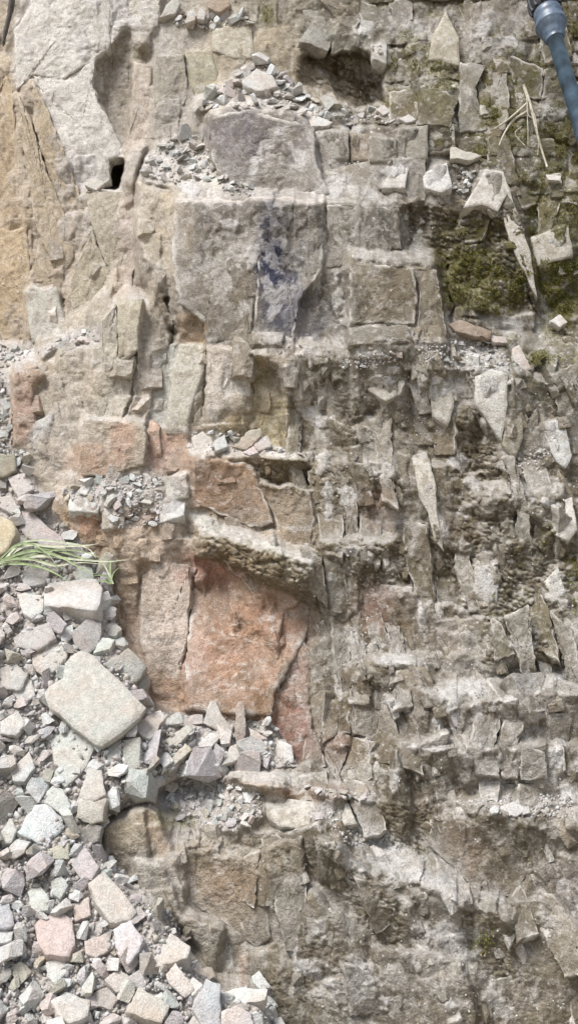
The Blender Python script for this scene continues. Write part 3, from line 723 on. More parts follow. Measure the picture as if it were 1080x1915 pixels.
# pale dust lying on what faces up, fresh pale broken arrises, thin lime veins
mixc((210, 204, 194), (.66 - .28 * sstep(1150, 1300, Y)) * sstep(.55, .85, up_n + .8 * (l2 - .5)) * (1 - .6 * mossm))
mixc((220, 212, 202), .42 * sstep(.005, .013, convex + .006 * (l1 - .5)) * (1 - .8 * mud) * (1 - .8 * mossm))
vein = np.abs(fbm(X, Y, 85, 3, 2) - .5)
mixc((222, 214, 202), .7 * (1 - sstep(.0, .008, vein)) * sstep(.5, .6, fbm(X, Y, 60, 2, 15)) * sstep(240, 400, X))
spk = hsh((X / 3.1).astype(int) * 3 + 5, (Y / 3.1).astype(int) * 7, 6)
mixc((226, 220, 210), .8 * (spk > .993) * sstep(500, 640, X))
hc = hsh(ci, cj, 9)
mixc((196, 188, 176), hm * .9)
LINES = ["420 1050 440 1070 462 1092 476 1112", "420 1168 460 1166 505 1162", "430 1188 470 1196 510 1212", "400 1236 440 1240 500 1236", "425 1282 470 1290 520 1296", "432 1268 446 1256 466 1260", "290 1192 320 1208 340 1212", "652 608 700 606 764 612", "650 648 720 642 800 640",
         "330 376 480 372 610 374", "660 706 700 718 726 738 730 770 750 800", "600 780 660 796 720 810", "770 860 800 858 810 920 826 1010", "690 1150 720 1180 760 1200", "776 1110 790 1160 800 1210", "886 706 900 760 938 824", "952 1200 1000 1180 1040 1170", "480 888 486 920 496 940", "512 986 540 984 566 990", "30 770 50 780 60 800", "585 700 610 760 630 800 680 830", "735 1104 790 1100 820 1110", "640 560 648 600", "260 340 262 420 270 480"]
for s_ in LINES:
    P = spl2 = pts(s_)
    for (x1, y1), (x2, y2) in zip(P[:-1], P[1:]):
        sj, si = region([(x1 - 8, y1 - 8), (x2 + 8, y2 + 8), (x1, y1), (x2, y2)])
        ax = wx[sj, si]; ay = wy[sj, si]
        t = np.clip(((ax - x1) * (x2 - x1) + (ay - y1) * (y2 - y1)) / ((x2 - x1) ** 2 + (y2 - y1) ** 2), 0, 1)
        dd = np.hypot(ax - x1 - t * (x2 - x1), ay - y1 - t * (y2 - y1))
        m = (.75 * (1 - sstep(.8, 2.6, dd / (.05 + 1.2 * vn(ax / 12, ay / 12, 4)))))[..., None]
        Cs[sj, si] = Cs[sj, si] * (1 - m) + np.array((222, 208, 194)) * m
ct = (1 + .30 * sstep(300, 420, X + .0 * Y) * (1 - hm))[..., None]
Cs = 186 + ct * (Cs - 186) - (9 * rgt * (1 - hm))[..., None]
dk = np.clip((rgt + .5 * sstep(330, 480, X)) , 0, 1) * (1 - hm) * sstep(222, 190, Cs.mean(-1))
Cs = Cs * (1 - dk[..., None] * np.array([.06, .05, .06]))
g_ = Cs.mean(-1, keepdims=True)
Cs = g_ + (.72 - .16 * rgt * (1 - sstep(.1, .4, mossm)) + .25 * mossm)[..., None] * (Cs - g_)
Cs = Cs * np.array([1.0, .995, 1.01])
Cs = np.clip(Cs, 40, 236)
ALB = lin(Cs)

# ---------------------------------------------------------------- cut the sheet into the cliff body and its blocks
V = P3.reshape(-1, 3); CA = ALB.reshape(-1, 3)
idx = np.arange(NY * NX).reshape(NY, NX)
F = np.stack([idx[:-1, :-1], idx[1:, :-1], idx[1:, 1:], idx[:-1, 1:]], -1).reshape(-1, 4)
ff = FID[:-1, :-1].reshape(-1)
def submesh(name, faces, skirt=0.0):
    ids, inv = np.unique(faces, return_inverse=True)
    f = inv.reshape(-1, 4); v = V[ids]; c = CA[ids]
    if skirt:
        e = np.concatenate([f[:, [0, 1]], f[:, [1, 2]], f[:, [2, 3]], f[:, [3, 0]]])
        key = np.sort(e, 1); k = key[:, 0] * (len(v) + 1) + key[:, 1]
        u, first, cnt = np.unique(k, return_index=True, return_counts=True)
        be = e[first[cnt == 1]]
        bi, binv = np.unique(be, return_inverse=True); binv = binv.reshape(-1, 2)
        back = v[bi] + np.array([0, skirt, -.01])
        back += (back.mean(0) - back) * np.array([.2, 0, .2])
        n = len(v)
        q = np.stack([be[:, 1], be[:, 0], binv[:, 0] + n, binv[:, 1] + n], 1)
        v = np.concatenate([v, back]); c = np.concatenate([c, c[bi]])
        f = np.concatenate([f, q])
    return quads(v, f, c, name, M_ROCK)
TRACE = [f[3] <= .3 and -.1 < f[2] < .2 and 350 < A < 9000 and min(f[4]) > 90 and not (f[4][0] - f[4][2] > 42) and 0 < ax < 1080 for f, (A, ax, ay) in zip(FACETS, FC)]
PART = [False for t, f, (A, ax, ay) in zip(TRACE, FACETS, FC)]
ff = np.where((ff >= 0) & ~np.array(PART + [False])[ff], -1, ff)
cliff = link('cliff', submesh('cliff', F[(ff == -1)]))
tag(cliff, kind='structure')
cnts = np.bincount(ff[ff >= 0], minlength=len(FACETS))
for k in range(len(FACETS)):
    if cnts[k] > 40:
        link('rock_block', submesh('rock_block', F[ff == k], .12), cliff)
talus = link('talus_slope', submesh('talus_slope', F[ff == -2]))
tag(talus, kind='structure')

# the rock goes on beyond the frame: coarser flanks left, right and above
def flank(edge, col, step, n):
    e = edge[::3]; c = col[::3]
    rows = [e + np.array([0, .02, 0]) - np.array(step) * .3]; cols = [c]
    w_ = np.ones(91) / 91
    ysm = np.convolve(np.pad(e[:, 1], 45, mode='edge'), w_, 'valid')
    csm = np.stack([np.convolve(np.pad(c[:, i], 45, mode='edge'), w_, 'valid') for i in range(3)], -1)
    for k in range(1, n):
        q = e + np.array(step) * k; t = min(1, k / 7)
        a1 = q[:, 0] * 100; a2 = q[:, 2] * 100; j_ = np.arange(len(e))
        q[:, 1] += t * (ysm - e[:, 1]) + t * (.5 * (fbm(a1 + 60, a2, 70, 3, 5) - .5) + .22 * (fbm(a1, a2 * .7, 18, 4, 8, .6) - .5))
        rows.append(q); cols.append((c * (1 - t) + csm * t) * (.55 + .9 * fbm(a1, a2, 22, 5, 8, .6))[:, None])
    m = len(e); v = np.concatenate(rows); cc = np.concatenate(cols)
    i_ = np.arange(n * m).reshape(n, m)
    f = np.stack([i_[:-1, :-1], i_[1:, :-1], i_[1:, 1:], i_[:-1, 1:]], -1).reshape(-1, 4)
    tag(link('cliff_flank', quads(v, f, cc, 'cliff_flank', M_ROCK)), kind='structure')
flank(P3[:, -1], ALB[:, -1], (.035, .004, 0), 60)
flank(P3[:, 0], ALB[:, 0], (-.035, .004, 0), 60)
flank(P3[0], ALB[0], (0, .012, .035), 50)

# ground in front of the cliff
def ground():
    n = 60
    a = np.linspace(-1, 1, n); a = np.sign(a) * np.abs(a) ** 2.5 * 150
    gx_, gy_ = np.meshgrid(a, a + 1.0)
    z = -.08 + .06 * (vn(gx_ * .7, gy_ * .7, 3) - .5)
    v = np.stack([gx_, gy_, z], -1).reshape(-1, 3)
    id_ = np.arange(n * n).reshape(n, n)
    f = np.stack([id_[:-1, :-1], id_[:-1, 1:], id_[1:, 1:], id_[1:, :-1]], -1).reshape(-1, 4)
    me = quads(v, f, np.tile(lin((176, 164, 142)), (n * n, 1)), 'ground', M_ROCK)
    tag(link('ground', me), kind='structure')
ground()

# ================================================================== LOOSE STONES
def surf_d(px, py):
    j = int(np.clip((py - gy[0]) / STEP, 0, NY - 1)); i = int(np.clip((px - gx[0]) / STEP, 0, NX - 1))
    return float(D[j, i])
def crushed(seed, flat=1.0):
    """angular crushed-stone lump: a box cut by random planes, edges slightly broken"""
    r = random.Random(seed)
    bm = bmesh.new()
    if seed % 2:
        bmesh.ops.create_cube(bm, size=1.0)
        bmesh.ops.scale(bm, vec=(1.0, r.uniform(.5, 1.0), r.uniform(.4, .8) * flat), verts=bm.verts)
        for _ in range(r.randint(6, 10)):
            n = Vector((r.gauss(0, 1), r.gauss(0, 1), r.gauss(0, .8 / max(flat, .5)))).normalized()
            ext = max(v.co.dot(n) for v in bm.verts)
            bmesh.ops.bisect_plane(bm, geom=bm.verts[:] + bm.edges[:] + bm.faces[:], plane_co=n * ext * r.uniform(.38, .84), plane_no=n, clear_outer=True)
            ed = [e for e in bm.edges if e.is_boundary]
            if ed: bmesh.ops.holes_fill(bm, edges=ed, sides=0)
    else:
        ay, az = r.uniform(.55, .95), r.uniform(.4, .75) * flat
        for _ in range(r.randint(10, 15)):
            v = Vector((r.gauss(0, 1), r.gauss(0, 1), r.gauss(0, 1))).normalized()
            v = Vector([math.copysign(abs(q) ** .75, q) for q in v])
            bm.verts.new((v.x * .5, v.y * .5 * ay, v.z * .5 * az))
        res = bmesh.ops.convex_hull(bm, input=bm.verts)
        bmesh.ops.delete(bm, geom=[e for e in res['geom_interior'] + res['geom_unused'] if isinstance(e, bmesh.types.BMVert)], context='VERTS')
        bmesh.ops.dissolve_limit(bm, angle_limit=math.radians(14), verts=bm.verts, edges=bm.edges)
    bmesh.ops.remove_doubles(bm, verts=bm.verts, dist=.03)
    bmesh.ops.bevel(bm, geom=[e for e in bm.edges], offset=.012, segments=1, profile=.5, affect='EDGES')
    bmesh.ops.triangulate(bm, faces=bm.faces)
    bmesh.ops.subdivide_edges(bm, edges=[e for e in bm.edges if e.calc_length() > .28], cuts=1)
    for v in bm.verts:
        v.co += Vector((r.uniform(-1, 1), r.uniform(-1, 1), r.uniform(-1, 1))) * .012
    bmesh.ops.recalc_face_normals(bm, faces=bm.faces)
    xs = [v.co.x for v in bm.verts]; ys = [v.co.y for v in bm.verts]
    s = 1 / max(max(xs) - min(xs), max(ys) - min(ys))
    bmesh.ops.scale(bm, vec=(s, s, s), verts=bm.verts)
    me = bpy.data.meshes.new('stone'); bm.to_mesh(me); bm.free()
    me.materials.append(M_STONE)
    return me
LUMPS = [crushed(i) for i in range(24)]
FLAKES = [crushed(100 + i, .42) for i in range(20)]

PAL = [((202, 200, 196), 'pale grey'), ((195, 197, 189), 'greenish grey'), ((200, 186, 180), 'pinkish'), ((194, 184, 164), 'tan'), ((190, 182, 184), 'mauve grey'), ((214, 214, 212), 'white'), ((172, 165, 155), 'brownish grey')]
def colour(c, j=.05):
    g = sum(c) / 3
    v = 1.08 * lin([g + .6 * (q - g) for q in c]) * (1 + random.uniform(-j, j))
    return (float(v[0]), float(v[1]), float(v[2]), 1)

def slope_frame(gyv):
    """unit vectors across, up the slope and outward, for a surface that comes gyv metres nearer per 100 px downwards"""
    a = at(540, 1200, .5); b = at(540, 1300, .5 + gyv)
    u = Vector(a - b).normalized(); x = Vector((1, 0, 0))
    return x, u, x.cross(u).normalized()

def traced(name, poly, col, gyv=.10, gxv=0.0, thick=None, lift=.03, dd=None, seed=0, facets=2, bulge=.12, fray=.02, vcol=None, vm=.62):
    """a stone from its outline: front face of a few planes, broken edges, real thickness behind"""
    r = random.Random(seed or int(poly[0][0] * 7 + poly[0][1]))
    A, cx, cy = poly_area_c(poly)
    if dd is None: dd = surf_d(cx, cy)
    sz = math.sqrt(A)
    mpp = float(at(cx, cy, dd)[1]) / FPX
    if thick is None: thick = .45 * sz * mpp
    # resample outline with slight fraying
    L = []
    n = len(poly)
    for k in range(n):
        x1, y1 = poly[k]; x2, y2 = poly[(k + 1) % n]
        m = max(1, int(math.hypot(x2 - x1, y2 - y1) / (sz * .17 if vcol is None else min(sz * .17, 6.5))))
        for q in range(m):
            t = q / m
            j = min(sz, 70) * fray if q else 0
            L.append((x1 + (x2 - x1) * t + r.uniform(-j, j), y1 + (y2 - y1) * t + r.uniform(-j, j)))
    L = np.array(L); c = np.array([cx, cy])
    planes = []
    for k in range(facets):
        an = r.uniform(0, 6.28)
        planes.append((math.cos(an), math.sin(an), r.uniform(.15, .7) * bulge * 2.2, r.uniform(.0, .35)))
    def hgt(P):
        q = (P - c) / sz
        h = np.full(len(q), bulge)
        for (ca, sa, k, o) in planes:
            h = np.minimum(h, bulge + k * (o - (q[:, 0] * ca + q[:, 1] * sa)))
        return h * sz * mpp
    def pos(P, extra):
        d = dd + lift + gyv * (P[:, 1] - cy) / 100 + gxv * (P[:, 0] - cx) / 100 + extra
        return at(P[:, 0], P[:, 1], d)
    rings = []; rpx = []
    for s in ((.0, .3, .55, .78, .98) if vcol is None else np.r_[np.linspace(0, .93, max(7, min(30, int(sz / 5)))), .98]):
        P = c + (L - c) * s
        rpx.append(P)
        if vcol is None: nz = (s > 0) * np.array([r.uniform(-1, 1) for _ in P]) * .005 * sz * mpp
        else: nz = .026 * (fbm(P[:, 0], P[:, 1] * .8, 34, 3, seed % 9, .55) - .5) + .006 * (vn(P[:, 0] / 5, P[:, 1] / 4, 3) - .5)
        rings.append(pos(P, hgt(P) + nz))
    rings.append(pos(L, hgt(L) - .012 * sz * mpp))
    f3 = rings[-1]
    a = at(cx, cy, dd); bpt = at(cx, cy + 10, dd + gyv / 10); cpt = at(cx + 10, cy, dd + gxv / 10)
    nv = np.cross(cpt - a, bpt - a); nv /= np.linalg.norm(nv)
    if nv[1] < 0: nv = -nv                    # pointing back into the slope
    cen = f3.mean(0)
    rings.append(cen + (f3 - cen) * 1.0 + nv * thick * .5 + np.random.default_rng(3).normal(0, .012 * sz * mpp, f3.shape))
    rings.append(cen + (f3 - cen) * .86 + nv * thick)
    base = rings[-1].mean(0)
    m = len(L)
    Vv = np.concatenate(rings + [base[None]])
    Fq = []
    for k in range(1, len(rings)):
        for i in range(m):
            j = (i + 1) % m
            Fq += [(k - 1) * m + i, (k - 1) * m + j, k * m + j, (k - 1) * m + i, k * m + j, k * m + i]
    k = len(rings) - 1
    for i in range(m):
        Fq += [k * m + i, k * m + (i + 1) % m, len(Vv) - 1]
    org = Vv.mean(0)
    CC = None
    if vcol is not None:                                # rock colour carried over from the wall around it
        px_ = np.concatenate(rpx + [L, L, L, c[None]])
        jj = np.clip(((px_[:, 1] - gy[0]) / STEP).astype(int), 0, NY - 1); ii = np.clip(((px_[:, 0] - gx[0]) / STEP).astype(int), 0, NX - 1)
        CC = ALB[jj, ii] * vm + np.array(vcol) * (1 - vm)
        m_ = len(L); nr = len(rpx)                      # freshly chipped pale arrises, here and there along the rim
        w_ = np.zeros(len(px_)); w_[(nr - 1) * m_:(nr + 1) * m_] = 1; w_[(nr - 2) * m_:(nr - 1) * m_] = .6
        w_ = w_ * .75 * sstep(.45, .62, vn(px_[:, 0] / 16 + seed % 7, px_[:, 1] / 16, 6)) * (.35 if px_[:, 0].mean() < 330 else 1)
        CC = CC * (1 - w_[:, None]) + lin((226, 221, 213)) * w_[:, None]
    me = tris(Vv - org, np.array(Fq).reshape(-1, 3), CC, name, M_STONE if vcol is None else M_ROCK)
    bm = bmesh.new(); bm.from_mesh(me); bmesh.ops.remove_doubles(bm, verts=bm.verts, dist=.0004)
    bmesh.ops.recalc_face_normals(bm, faces=bm.faces); bm.to_mesh(me); bm.free()
    o = link(name, me); o.location = org; o.color = colour(col, .02)
    return o

#@@TRACED
G_HEAP = 'broken stones of the rubble heap'
G_LEDGE = 'loose stones lying on the ledges'
# outline, colour, slope, thickness, label, group
TR = [
 ("95 1370 130 1345 184 1388 152 1445 122 1472 100 1440",(202,202,192),.12,.10,"pale grey slab half tucked under the biggest flat slab of the heap",G_HEAP,0),
 ("82 1298 92 1284 118 1268 122 1240 140 1222 152 1217 163 1220 176 1226 186 1238 228 1276 274 1324 262 1342 226 1372 190 1397 176 1392 150 1370 138 1362 112 1336 92 1324",(204,198,186),.10,.07,"largest flat slab, pale grey, lying tilted on the rubble heap",G_HEAP,.05),
 ("82 1108 92 1090 180 1083 192 1100 182 1142 82 1133",(212,206,200),.22,.20,"boxy pale stone with a pinkish corner just below the grass tuft",G_HEAP,.05),
 ("32 1112 55 1105 82 1116 82 1142 60 1158 44 1148",(212,208,200),.15,.1,"white angular stone touching the left end of the boxy stone below the grass",G_HEAP,.02),
 ("134 1182 165 1155 190 1165 188 1205 165 1226 140 1210",(180,172,168),.08,.12,"mauve grey lump under the boxy stone below the grass",G_HEAP,.03),
 ("190 1176 210 1160 228 1176 216 1190 195 1190",(206,206,194),.15,.07,"small white wedge resting against the cliff foot",G_HEAP,.03),
 ("174 1222 190 1192 216 1196 206 1214",(204,208,194),.15,.07,"small greenish wedge below the white wedge at the cliff foot",G_HEAP,.02),
 ("195 1242 240 1212 275 1246 264 1266 240 1286 220 1266",(192,188,176),.02,.14,"grey block leaning on the cliff just above the biggest slab",G_HEAP,.03),
 ("25 1192 45 1175 95 1165 106 1195 70 1216 30 1210",(196,190,186),.1,.1,"grey lump left of the mauve stone under the boxy stone",G_HEAP,.02),
 ("60 1222 100 1202 130 1204 122 1240 86 1266 60 1250",(204,198,188),.1,.1,"pale lump touching the upper left corner of the biggest slab",G_HEAP,.0),
 ("24 962 60 958 120 1008 126 1032 90 1026 50 1006",(196,182,178),.1,.12,"pinkish grey slab lying above the grass tuft",G_HEAP,.03),
 ("-30 950 4 966 24 976 30 1000 14 1030 -30 1050",(216,200,158),.08,.16,"yellowish stone cut by the left edge beside the grass tuft",G_HEAP,.06),
 ("-20 846 28 850 32 880 8 892 -20 890",(176,168,142),.06,.1,"olive brown stone at the left edge where the heap meets the cliff",G_HEAP,.03),
 ("14 892 50 884 66 914 34 932",(206,194,186),.1,.1,"pinkish white stone near the top of the heap",G_HEAP,.03),
 ("-10 930 20 926 40 948 24 962 2 950",(204,190,182),.12,.09,"pinkish stone just above the yellowish stone at the left edge",G_HEAP,.02),
 ("40 1078 60 1055 96 1066 84 1092 50 1098",(186,184,178),.1,.09,"grey stone directly under the grass blades",G_HEAP,.02),
 ("136 1070 150 1058 172 1062 176 1084 142 1086",(190,194,180),.1,.08,"greenish grey stone behind the boxy stone under the grass",G_HEAP,.02),
 ("250 1352 300 1328 311 1340 282 1382 252 1368",(212,202,194),.14,.06,"pale kite shaped stone right of the biggest slab",G_HEAP,.03),
 ("230 1384 262 1378 262 1436 244 1452 232 1430",(196,190,176),.06,.07,"upright tan stone below the kite shaped stone",G_HEAP,.02),
 ("192 1400 228 1380 226 1418 206 1428",(196,196,186),.1,.08,"greenish grey stone under the lower corner of the biggest slab",G_HEAP,.0),
 ("306 1386 350 1356 362 1362 330 1396",(206,198,182),.12,.04,"flat pale flake at the foot of the red rock face",G_HEAP,.03),
 ("300 1442 346 1390 360 1402 320 1436",(200,190,170),.12,.04,"long tan flake sloping left at the foot of the red face",G_HEAP,.03),
 ("440 1322 446 1312 456 1312 460 1374 446 1402 440 1380",(204,184,168),.0,.05,"thin upright sliver standing at the foot of the red face",G_HEAP,.06),
 ("380 1352 392 1312 402 1310 412 1332 434 1364 420 1372",(204,196,186),.05,.06,"pointed stone standing left of the upright sliver",G_HEAP,.04),
 ("414 1432 430 1396 450 1386 448 1420",(206,198,186),.08,.05,"narrow pale stone below the upright sliver",G_HEAP,.03),
 ("504 1420 510 1380 545 1394 549 1426 520 1432",(214,210,204),.06,.05,"white triangular flake at the foot of the red pillar",G_HEAP,.04),
 ("360 1402 392 1370 416 1374 400 1392 364 1416",(214,208,202),.12,.04,"white flake among the splinters below the red face",G_HEAP,.03),
 ("465 1360 500 1380 502 1396 470 1382",(204,192,180),.1,.04,"short flake right of the upright sliver",G_HEAP,.02),
 ("33 1556 65 1506 85 1503 118 1530 115 1555 92 1580 70 1578",(214,218,218),.08,.12,"bluish white faceted stone left of the tall tan block",G_HEAP,.03),
 ("148 1490 165 1437 190 1440 199 1488 172 1500",(202,194,182),.1,.1,"upper half of the split tall tan block in the heap",G_HEAP,.03),
 ("142 1528 150 1492 176 1500 199 1492 193 1535 170 1542",(200,192,178),.04,.1,"lower half of the split tall tan block in the heap",G_HEAP,.04),
 ("75 1592 128 1576 130 1606 95 1608",(200,190,164),.05,.1,"tan brick shaped stone below the bluish white stone",G_HEAP,.02),
 ("134 1566 168 1540 192 1546 184 1574 150 1586",(178,172,162),.0,.1,"dark grey stone in the shade under the split tan block",G_HEAP,.0),
 ("128 1612 160 1585 186 1620 172 1646 150 1642",(192,178,176),.12,.07,"mauve flat stone below the split tan block",G_HEAP,.02),
 ("65 1730 108 1700 135 1720 141 1766 130 1790 85 1786 70 1760",(208,184,176),.14,.08,"large rose pink flat stone in the lower heap",G_HEAP,.03),
 ("165 1652 195 1630 225 1662 256 1706 244 1722 205 1726 180 1690",(210,196,182),.1,.12,"long cream and pink block at the right rim of the heap",G_HEAP,.04),
 ("212 1738 245 1720 269 1756 260 1780 240 1806 216 1772",(210,202,204),.08,.12,"lilac white faceted stone below the cream and pink block",G_HEAP,.04),
 ("278 1810 300 1775 318 1745 356 1770 350 1792 320 1802",(206,200,192),.16,.1,"pale wedge with a flat sloping top at the right rim",G_HEAP,.04),
 ("310 1822 328 1800 363 1850 345 1866 318 1842",(214,208,202),.06,.09,"white stone with a brown foot below the pale wedge",G_HEAP,.03),
 ("195 1832 220 1812 244 1826 242 1846 218 1856",(206,200,194),.1,.08,"pale stone left of the white stone with a brown foot",G_HEAP,.02),
 ("240 1826 262 1812 280 1832 268 1852 246 1850",(196,188,184),.06,.08,"mauve stone wedged between two pale stones low in the heap",G_HEAP,.01),
 ("95 1872 122 1855 168 1870 165 1900 130 1914 105 1896",(204,202,196),.14,.1,"big pale grey stone near the bottom edge, left part of the heap",G_HEAP,.04),
 ("234 1892 260 1844 318 1880 302 1913 270 1906",(206,196,180),.1,.1,"tan faceted stone at the bottom edge of the heap",G_HEAP,.04),
 ("165 1862 200 1846 222 1868 208 1888 176 1880",(184,178,172),.08,.1,"dark grey lump between the two big stones at the bottom",G_HEAP,.02),
 ("358 1886 385 1830 412 1840 413 1925 378 1925",(196,196,198),.05,.1,"blue grey slab standing at the bottom edge",G_HEAP,.05),
 ("413 1856 450 1847 500 1850 496 1870 432 1882 414 1880",(214,212,204),.16,.08,"long white stone at the lower right tip of the heap",G_HEAP,.05),
 ("414 1892 440 1880 470 1895 474 1930 414 1930",(204,196,194),.05,.1,"mauve grey block under the long white stone",G_HEAP,.04),
 ("470 1826 484 1815 506 1846 496 1852 478 1848",(206,206,200),.1,.06,"small pale stone on the tip of the long white stone",G_HEAP,.05),
 ("-20 1688 18 1690 29 1730 10 1738 -20 1736",(188,182,186),.1,.1,"lavender grey stone cut by the left edge",G_HEAP,.03),
 ("52 1668 75 1655 92 1680 90 1702 60 1706",(200,206,196),.12,.07,"light green grey stone above the rose pink stone",G_HEAP,.03),
 ("95 1648 115 1636 129 1656 112 1682 98 1670",(194,198,188),.1,.07,"green grey stone between the mauve flat stone and the heap middle",G_HEAP,.02),
 ("-20 1738 25 1742 22 1760 -20 1768",(204,202,198),.14,.08,"pale stone under the lavender stone at the left edge",G_HEAP,.02),
 ("135 1690 166 1678 170 1712 140 1724",(206,188,178),.1,.09,"pinkish block right of the rose pink stone",G_HEAP,.02),
 ("158 1760 200 1746 212 1772 180 1792 160 1784",(204,190,182),.1,.08,"rosy stone left of the lilac white stone",G_HEAP,.02),
 ("86 1800 118 1788 128 1816 104 1842 88 1826",(208,206,198),.1,.08,"pale stone just under the rose pink stone",G_HEAP,.02),
 ("70 1500 98 1470 118 1476 134 1512 112 1520 86 1502",(198,200,190),.1,.09,"greenish stone above the bluish white stone",G_HEAP,.01),
 ("0 1560 20 1530 32 1550 22 1576 4 1580",(204,206,196),.1,.08,"pale green stone left of the bluish white stone",G_HEAP,.02),
 ("20 1440 55 1405 66 1436 46 1462 24 1460",(206,204,198),.12,.08,"pale stone left of the slab under the biggest slab",G_HEAP,.02),
 ("0 1250 30 1240 52 1262 40 1290 4 1290",(196,190,182),.1,.1,"grey lump at the left edge level with the biggest slab",G_HEAP,.01),
 ("26 1262 60 1272 66 1300 44 1318 24 1296",(204,198,190),.1,.09,"pale lump left of the biggest slab",G_HEAP,.01),
 ("0 1350 34 1330 48 1352 30 1376 0 1372",(206,206,200),.1,.08,"white stone at the left edge below the grey lump",G_HEAP,.02),
 # ledges
 ("838 606 860 598 918 620 916 634 880 628 848 618",(186,160,136),.0,.05,"brown bar shaped stone lying beside the mossy hollow",G_LEDGE,.05),
 ("912 627 944 630 949 642 922 640",(206,192,184),.1,.03,"small pinkish stone at the end of the brown bar",G_LEDGE,.03),
 ("957 652 970 645 993 690 980 696 960 674",(212,200,190),.05,.04,"pale plank shaped stone right of the brown bar",G_LEDGE,.05),
 ("434 836 464 806 486 800 489 814 462 842",(200,182,158),.05,.05,"tan brick shaped stone tilted on the middle ledge",G_LEDGE,.05),
 ("470 824 500 815 508 834 482 844",(206,196,190),.1,.04,"pale stone right of the tilted tan brick on the middle ledge",G_LEDGE,.04),
 ("358 818 384 804 402 818 396 840 364 842",(208,200,188),.12,.05,"pale lump at the left end of the middle ledge",G_LEDGE,.04),
 ("400 826 420 812 426 836 404 844",(206,202,196),.12,.04,"white chip left of the tilted tan brick",G_LEDGE,.04),
 ("454 846 474 834 484 846 468 852",(212,196,196),.1,.03,"pinkish chip in front of the tilted tan brick",G_LEDGE,.04),
 ("558 222 590 216 622 228 614 236 574 238",(216,210,202),.2,.04,"flat white flake at the right foot of the upper rubble pile",G_LEDGE,.03),
 ("452 150 480 128 510 142 520 162 486 172 460 164",(210,204,196),.1,.06,"broad pale flake near the top of the upper rubble pile",G_LEDGE,.04),
 ("1020 326 1048 329 1046 338 1024 336",(216,212,206),.1,.02,"white chip at the right on the mossy ledge",G_LEDGE,.05),
 ("298 34 312 8 330 -6 338 4 328 26",(204,198,186),.0,.06,"dark based pointed stone at the top edge",G_LEDGE,.05),
 ("346 44 352 22 364 18 366 38",(210,204,194),.05,.04,"small upright white stone near the top edge",G_LEDGE,.05),
 ("368 34 374 14 384 22 382 38",(204,198,190),.05,.04,"small upright grey stone beside the white one at the top edge",G_LEDGE,.05),
 ("384 0 420 -12 432 10 410 24 390 16",(190,168,146),.0,.06,"brownish boulder at the top edge",G_LEDGE,.05),
 ("934 1508 962 1499 986 1514 966 1527 940 1520",(206,202,198),.12,.03,"flat white stone on the lower right ledge",G_LEDGE,.04),
 ("914 1514 924 1505 932 1510 930 1520 918 1522",(214,210,204),.1,.02,"white pebble left of the flat stone on the lower right ledge",G_LEDGE,.04),
 ("974 1510 988 1508 990 1520 976 1524",(200,196,192),.1,.02,"grey pebble right of the flat stone on the lower right ledge",G_LEDGE,.04),
 ("1026 600 1046 588 1060 602 1046 612",(210,206,200),.1,.04,"white lump on the mossy ledge at the right edge",G_LEDGE,.05),
 ("842 272 866 282 900 290 880 300 840 296",(200,190,172),.1,.04,"long tan stone on the ledge below the mossy bank",G_LEDGE,.04),
 ("780 226 800 220 812 230 796 238",(196,190,176),.1,.03,"grey stone lying left of the mossy bank",G_LEDGE,.04),
 ("702 204 718 196 730 208 716 216",(208,200,190),.1,.03,"pale stone under the right end of the dark hollow",G_LEDGE,.04),
 ("744 222 764 214 778 224 760 230",(210,206,200),.12,.03,"pale flat stone right of the dark hollow's foot",G_LEDGE,.04),
 ("158 346 178 332 196 342 180 356",(206,196,182),.1,.03,"pale chip at the lip of the black hole",G_LEDGE,.06),
]
hold = []
for i, (s, c, gyv, th, lab, grp, lf) in enumerate(TR):
    P = pts(s)
    o = traced('rubble_stone' if grp == G_HEAP else 'ledge_stone', P, c, gyv, random.uniform(-.03, .03), th, lf, None, 50 + i, 2 if 'largest' in lab else 4 if i % 3 else 3, .05 if 'largest' in lab else .11 if grp == G_HEAP else .08, .035)
    tag(o, lab, 'stone', grp)
    A, ax, ay = poly_area_c(P)
    hold.append((P, ax, ay, math.sqrt(A) * .5))
#@@END
PT = hold

def place(me, name, px, py, size_px, d, gyv, col, label, grp, cat='stone', tilt=.5, sink=.25):
    x, u, n = slope_frame(gyv)
    p = Vector(at(px, py, d)); mpp = p.y / FPX
    s = size_px * mpp
    o = link(name, me)
    B = Matrix((x, u, n)).transposed()
    Rr = Euler((random.gauss(0, tilt), random.gauss(0, tilt), random.uniform(0, 6.28))).to_matrix()
    o.rotation_euler = (B @ Rr).to_euler()
    o.scale = (s, s * random.uniform(.75, 1.0), s * random.uniform(.8, 1.1))
    o.location = p + n * s * (.3 - sink)
    o.color = colour(col, .06)
    if isinstance(label, list):
        pose = 'lying flat' if abs(Rr[2][2]) > .94 else 'tipped up'
        label = unique(label + [label[0] + ', ' + pose])
    tag(o, label, cat, grp)
    return o

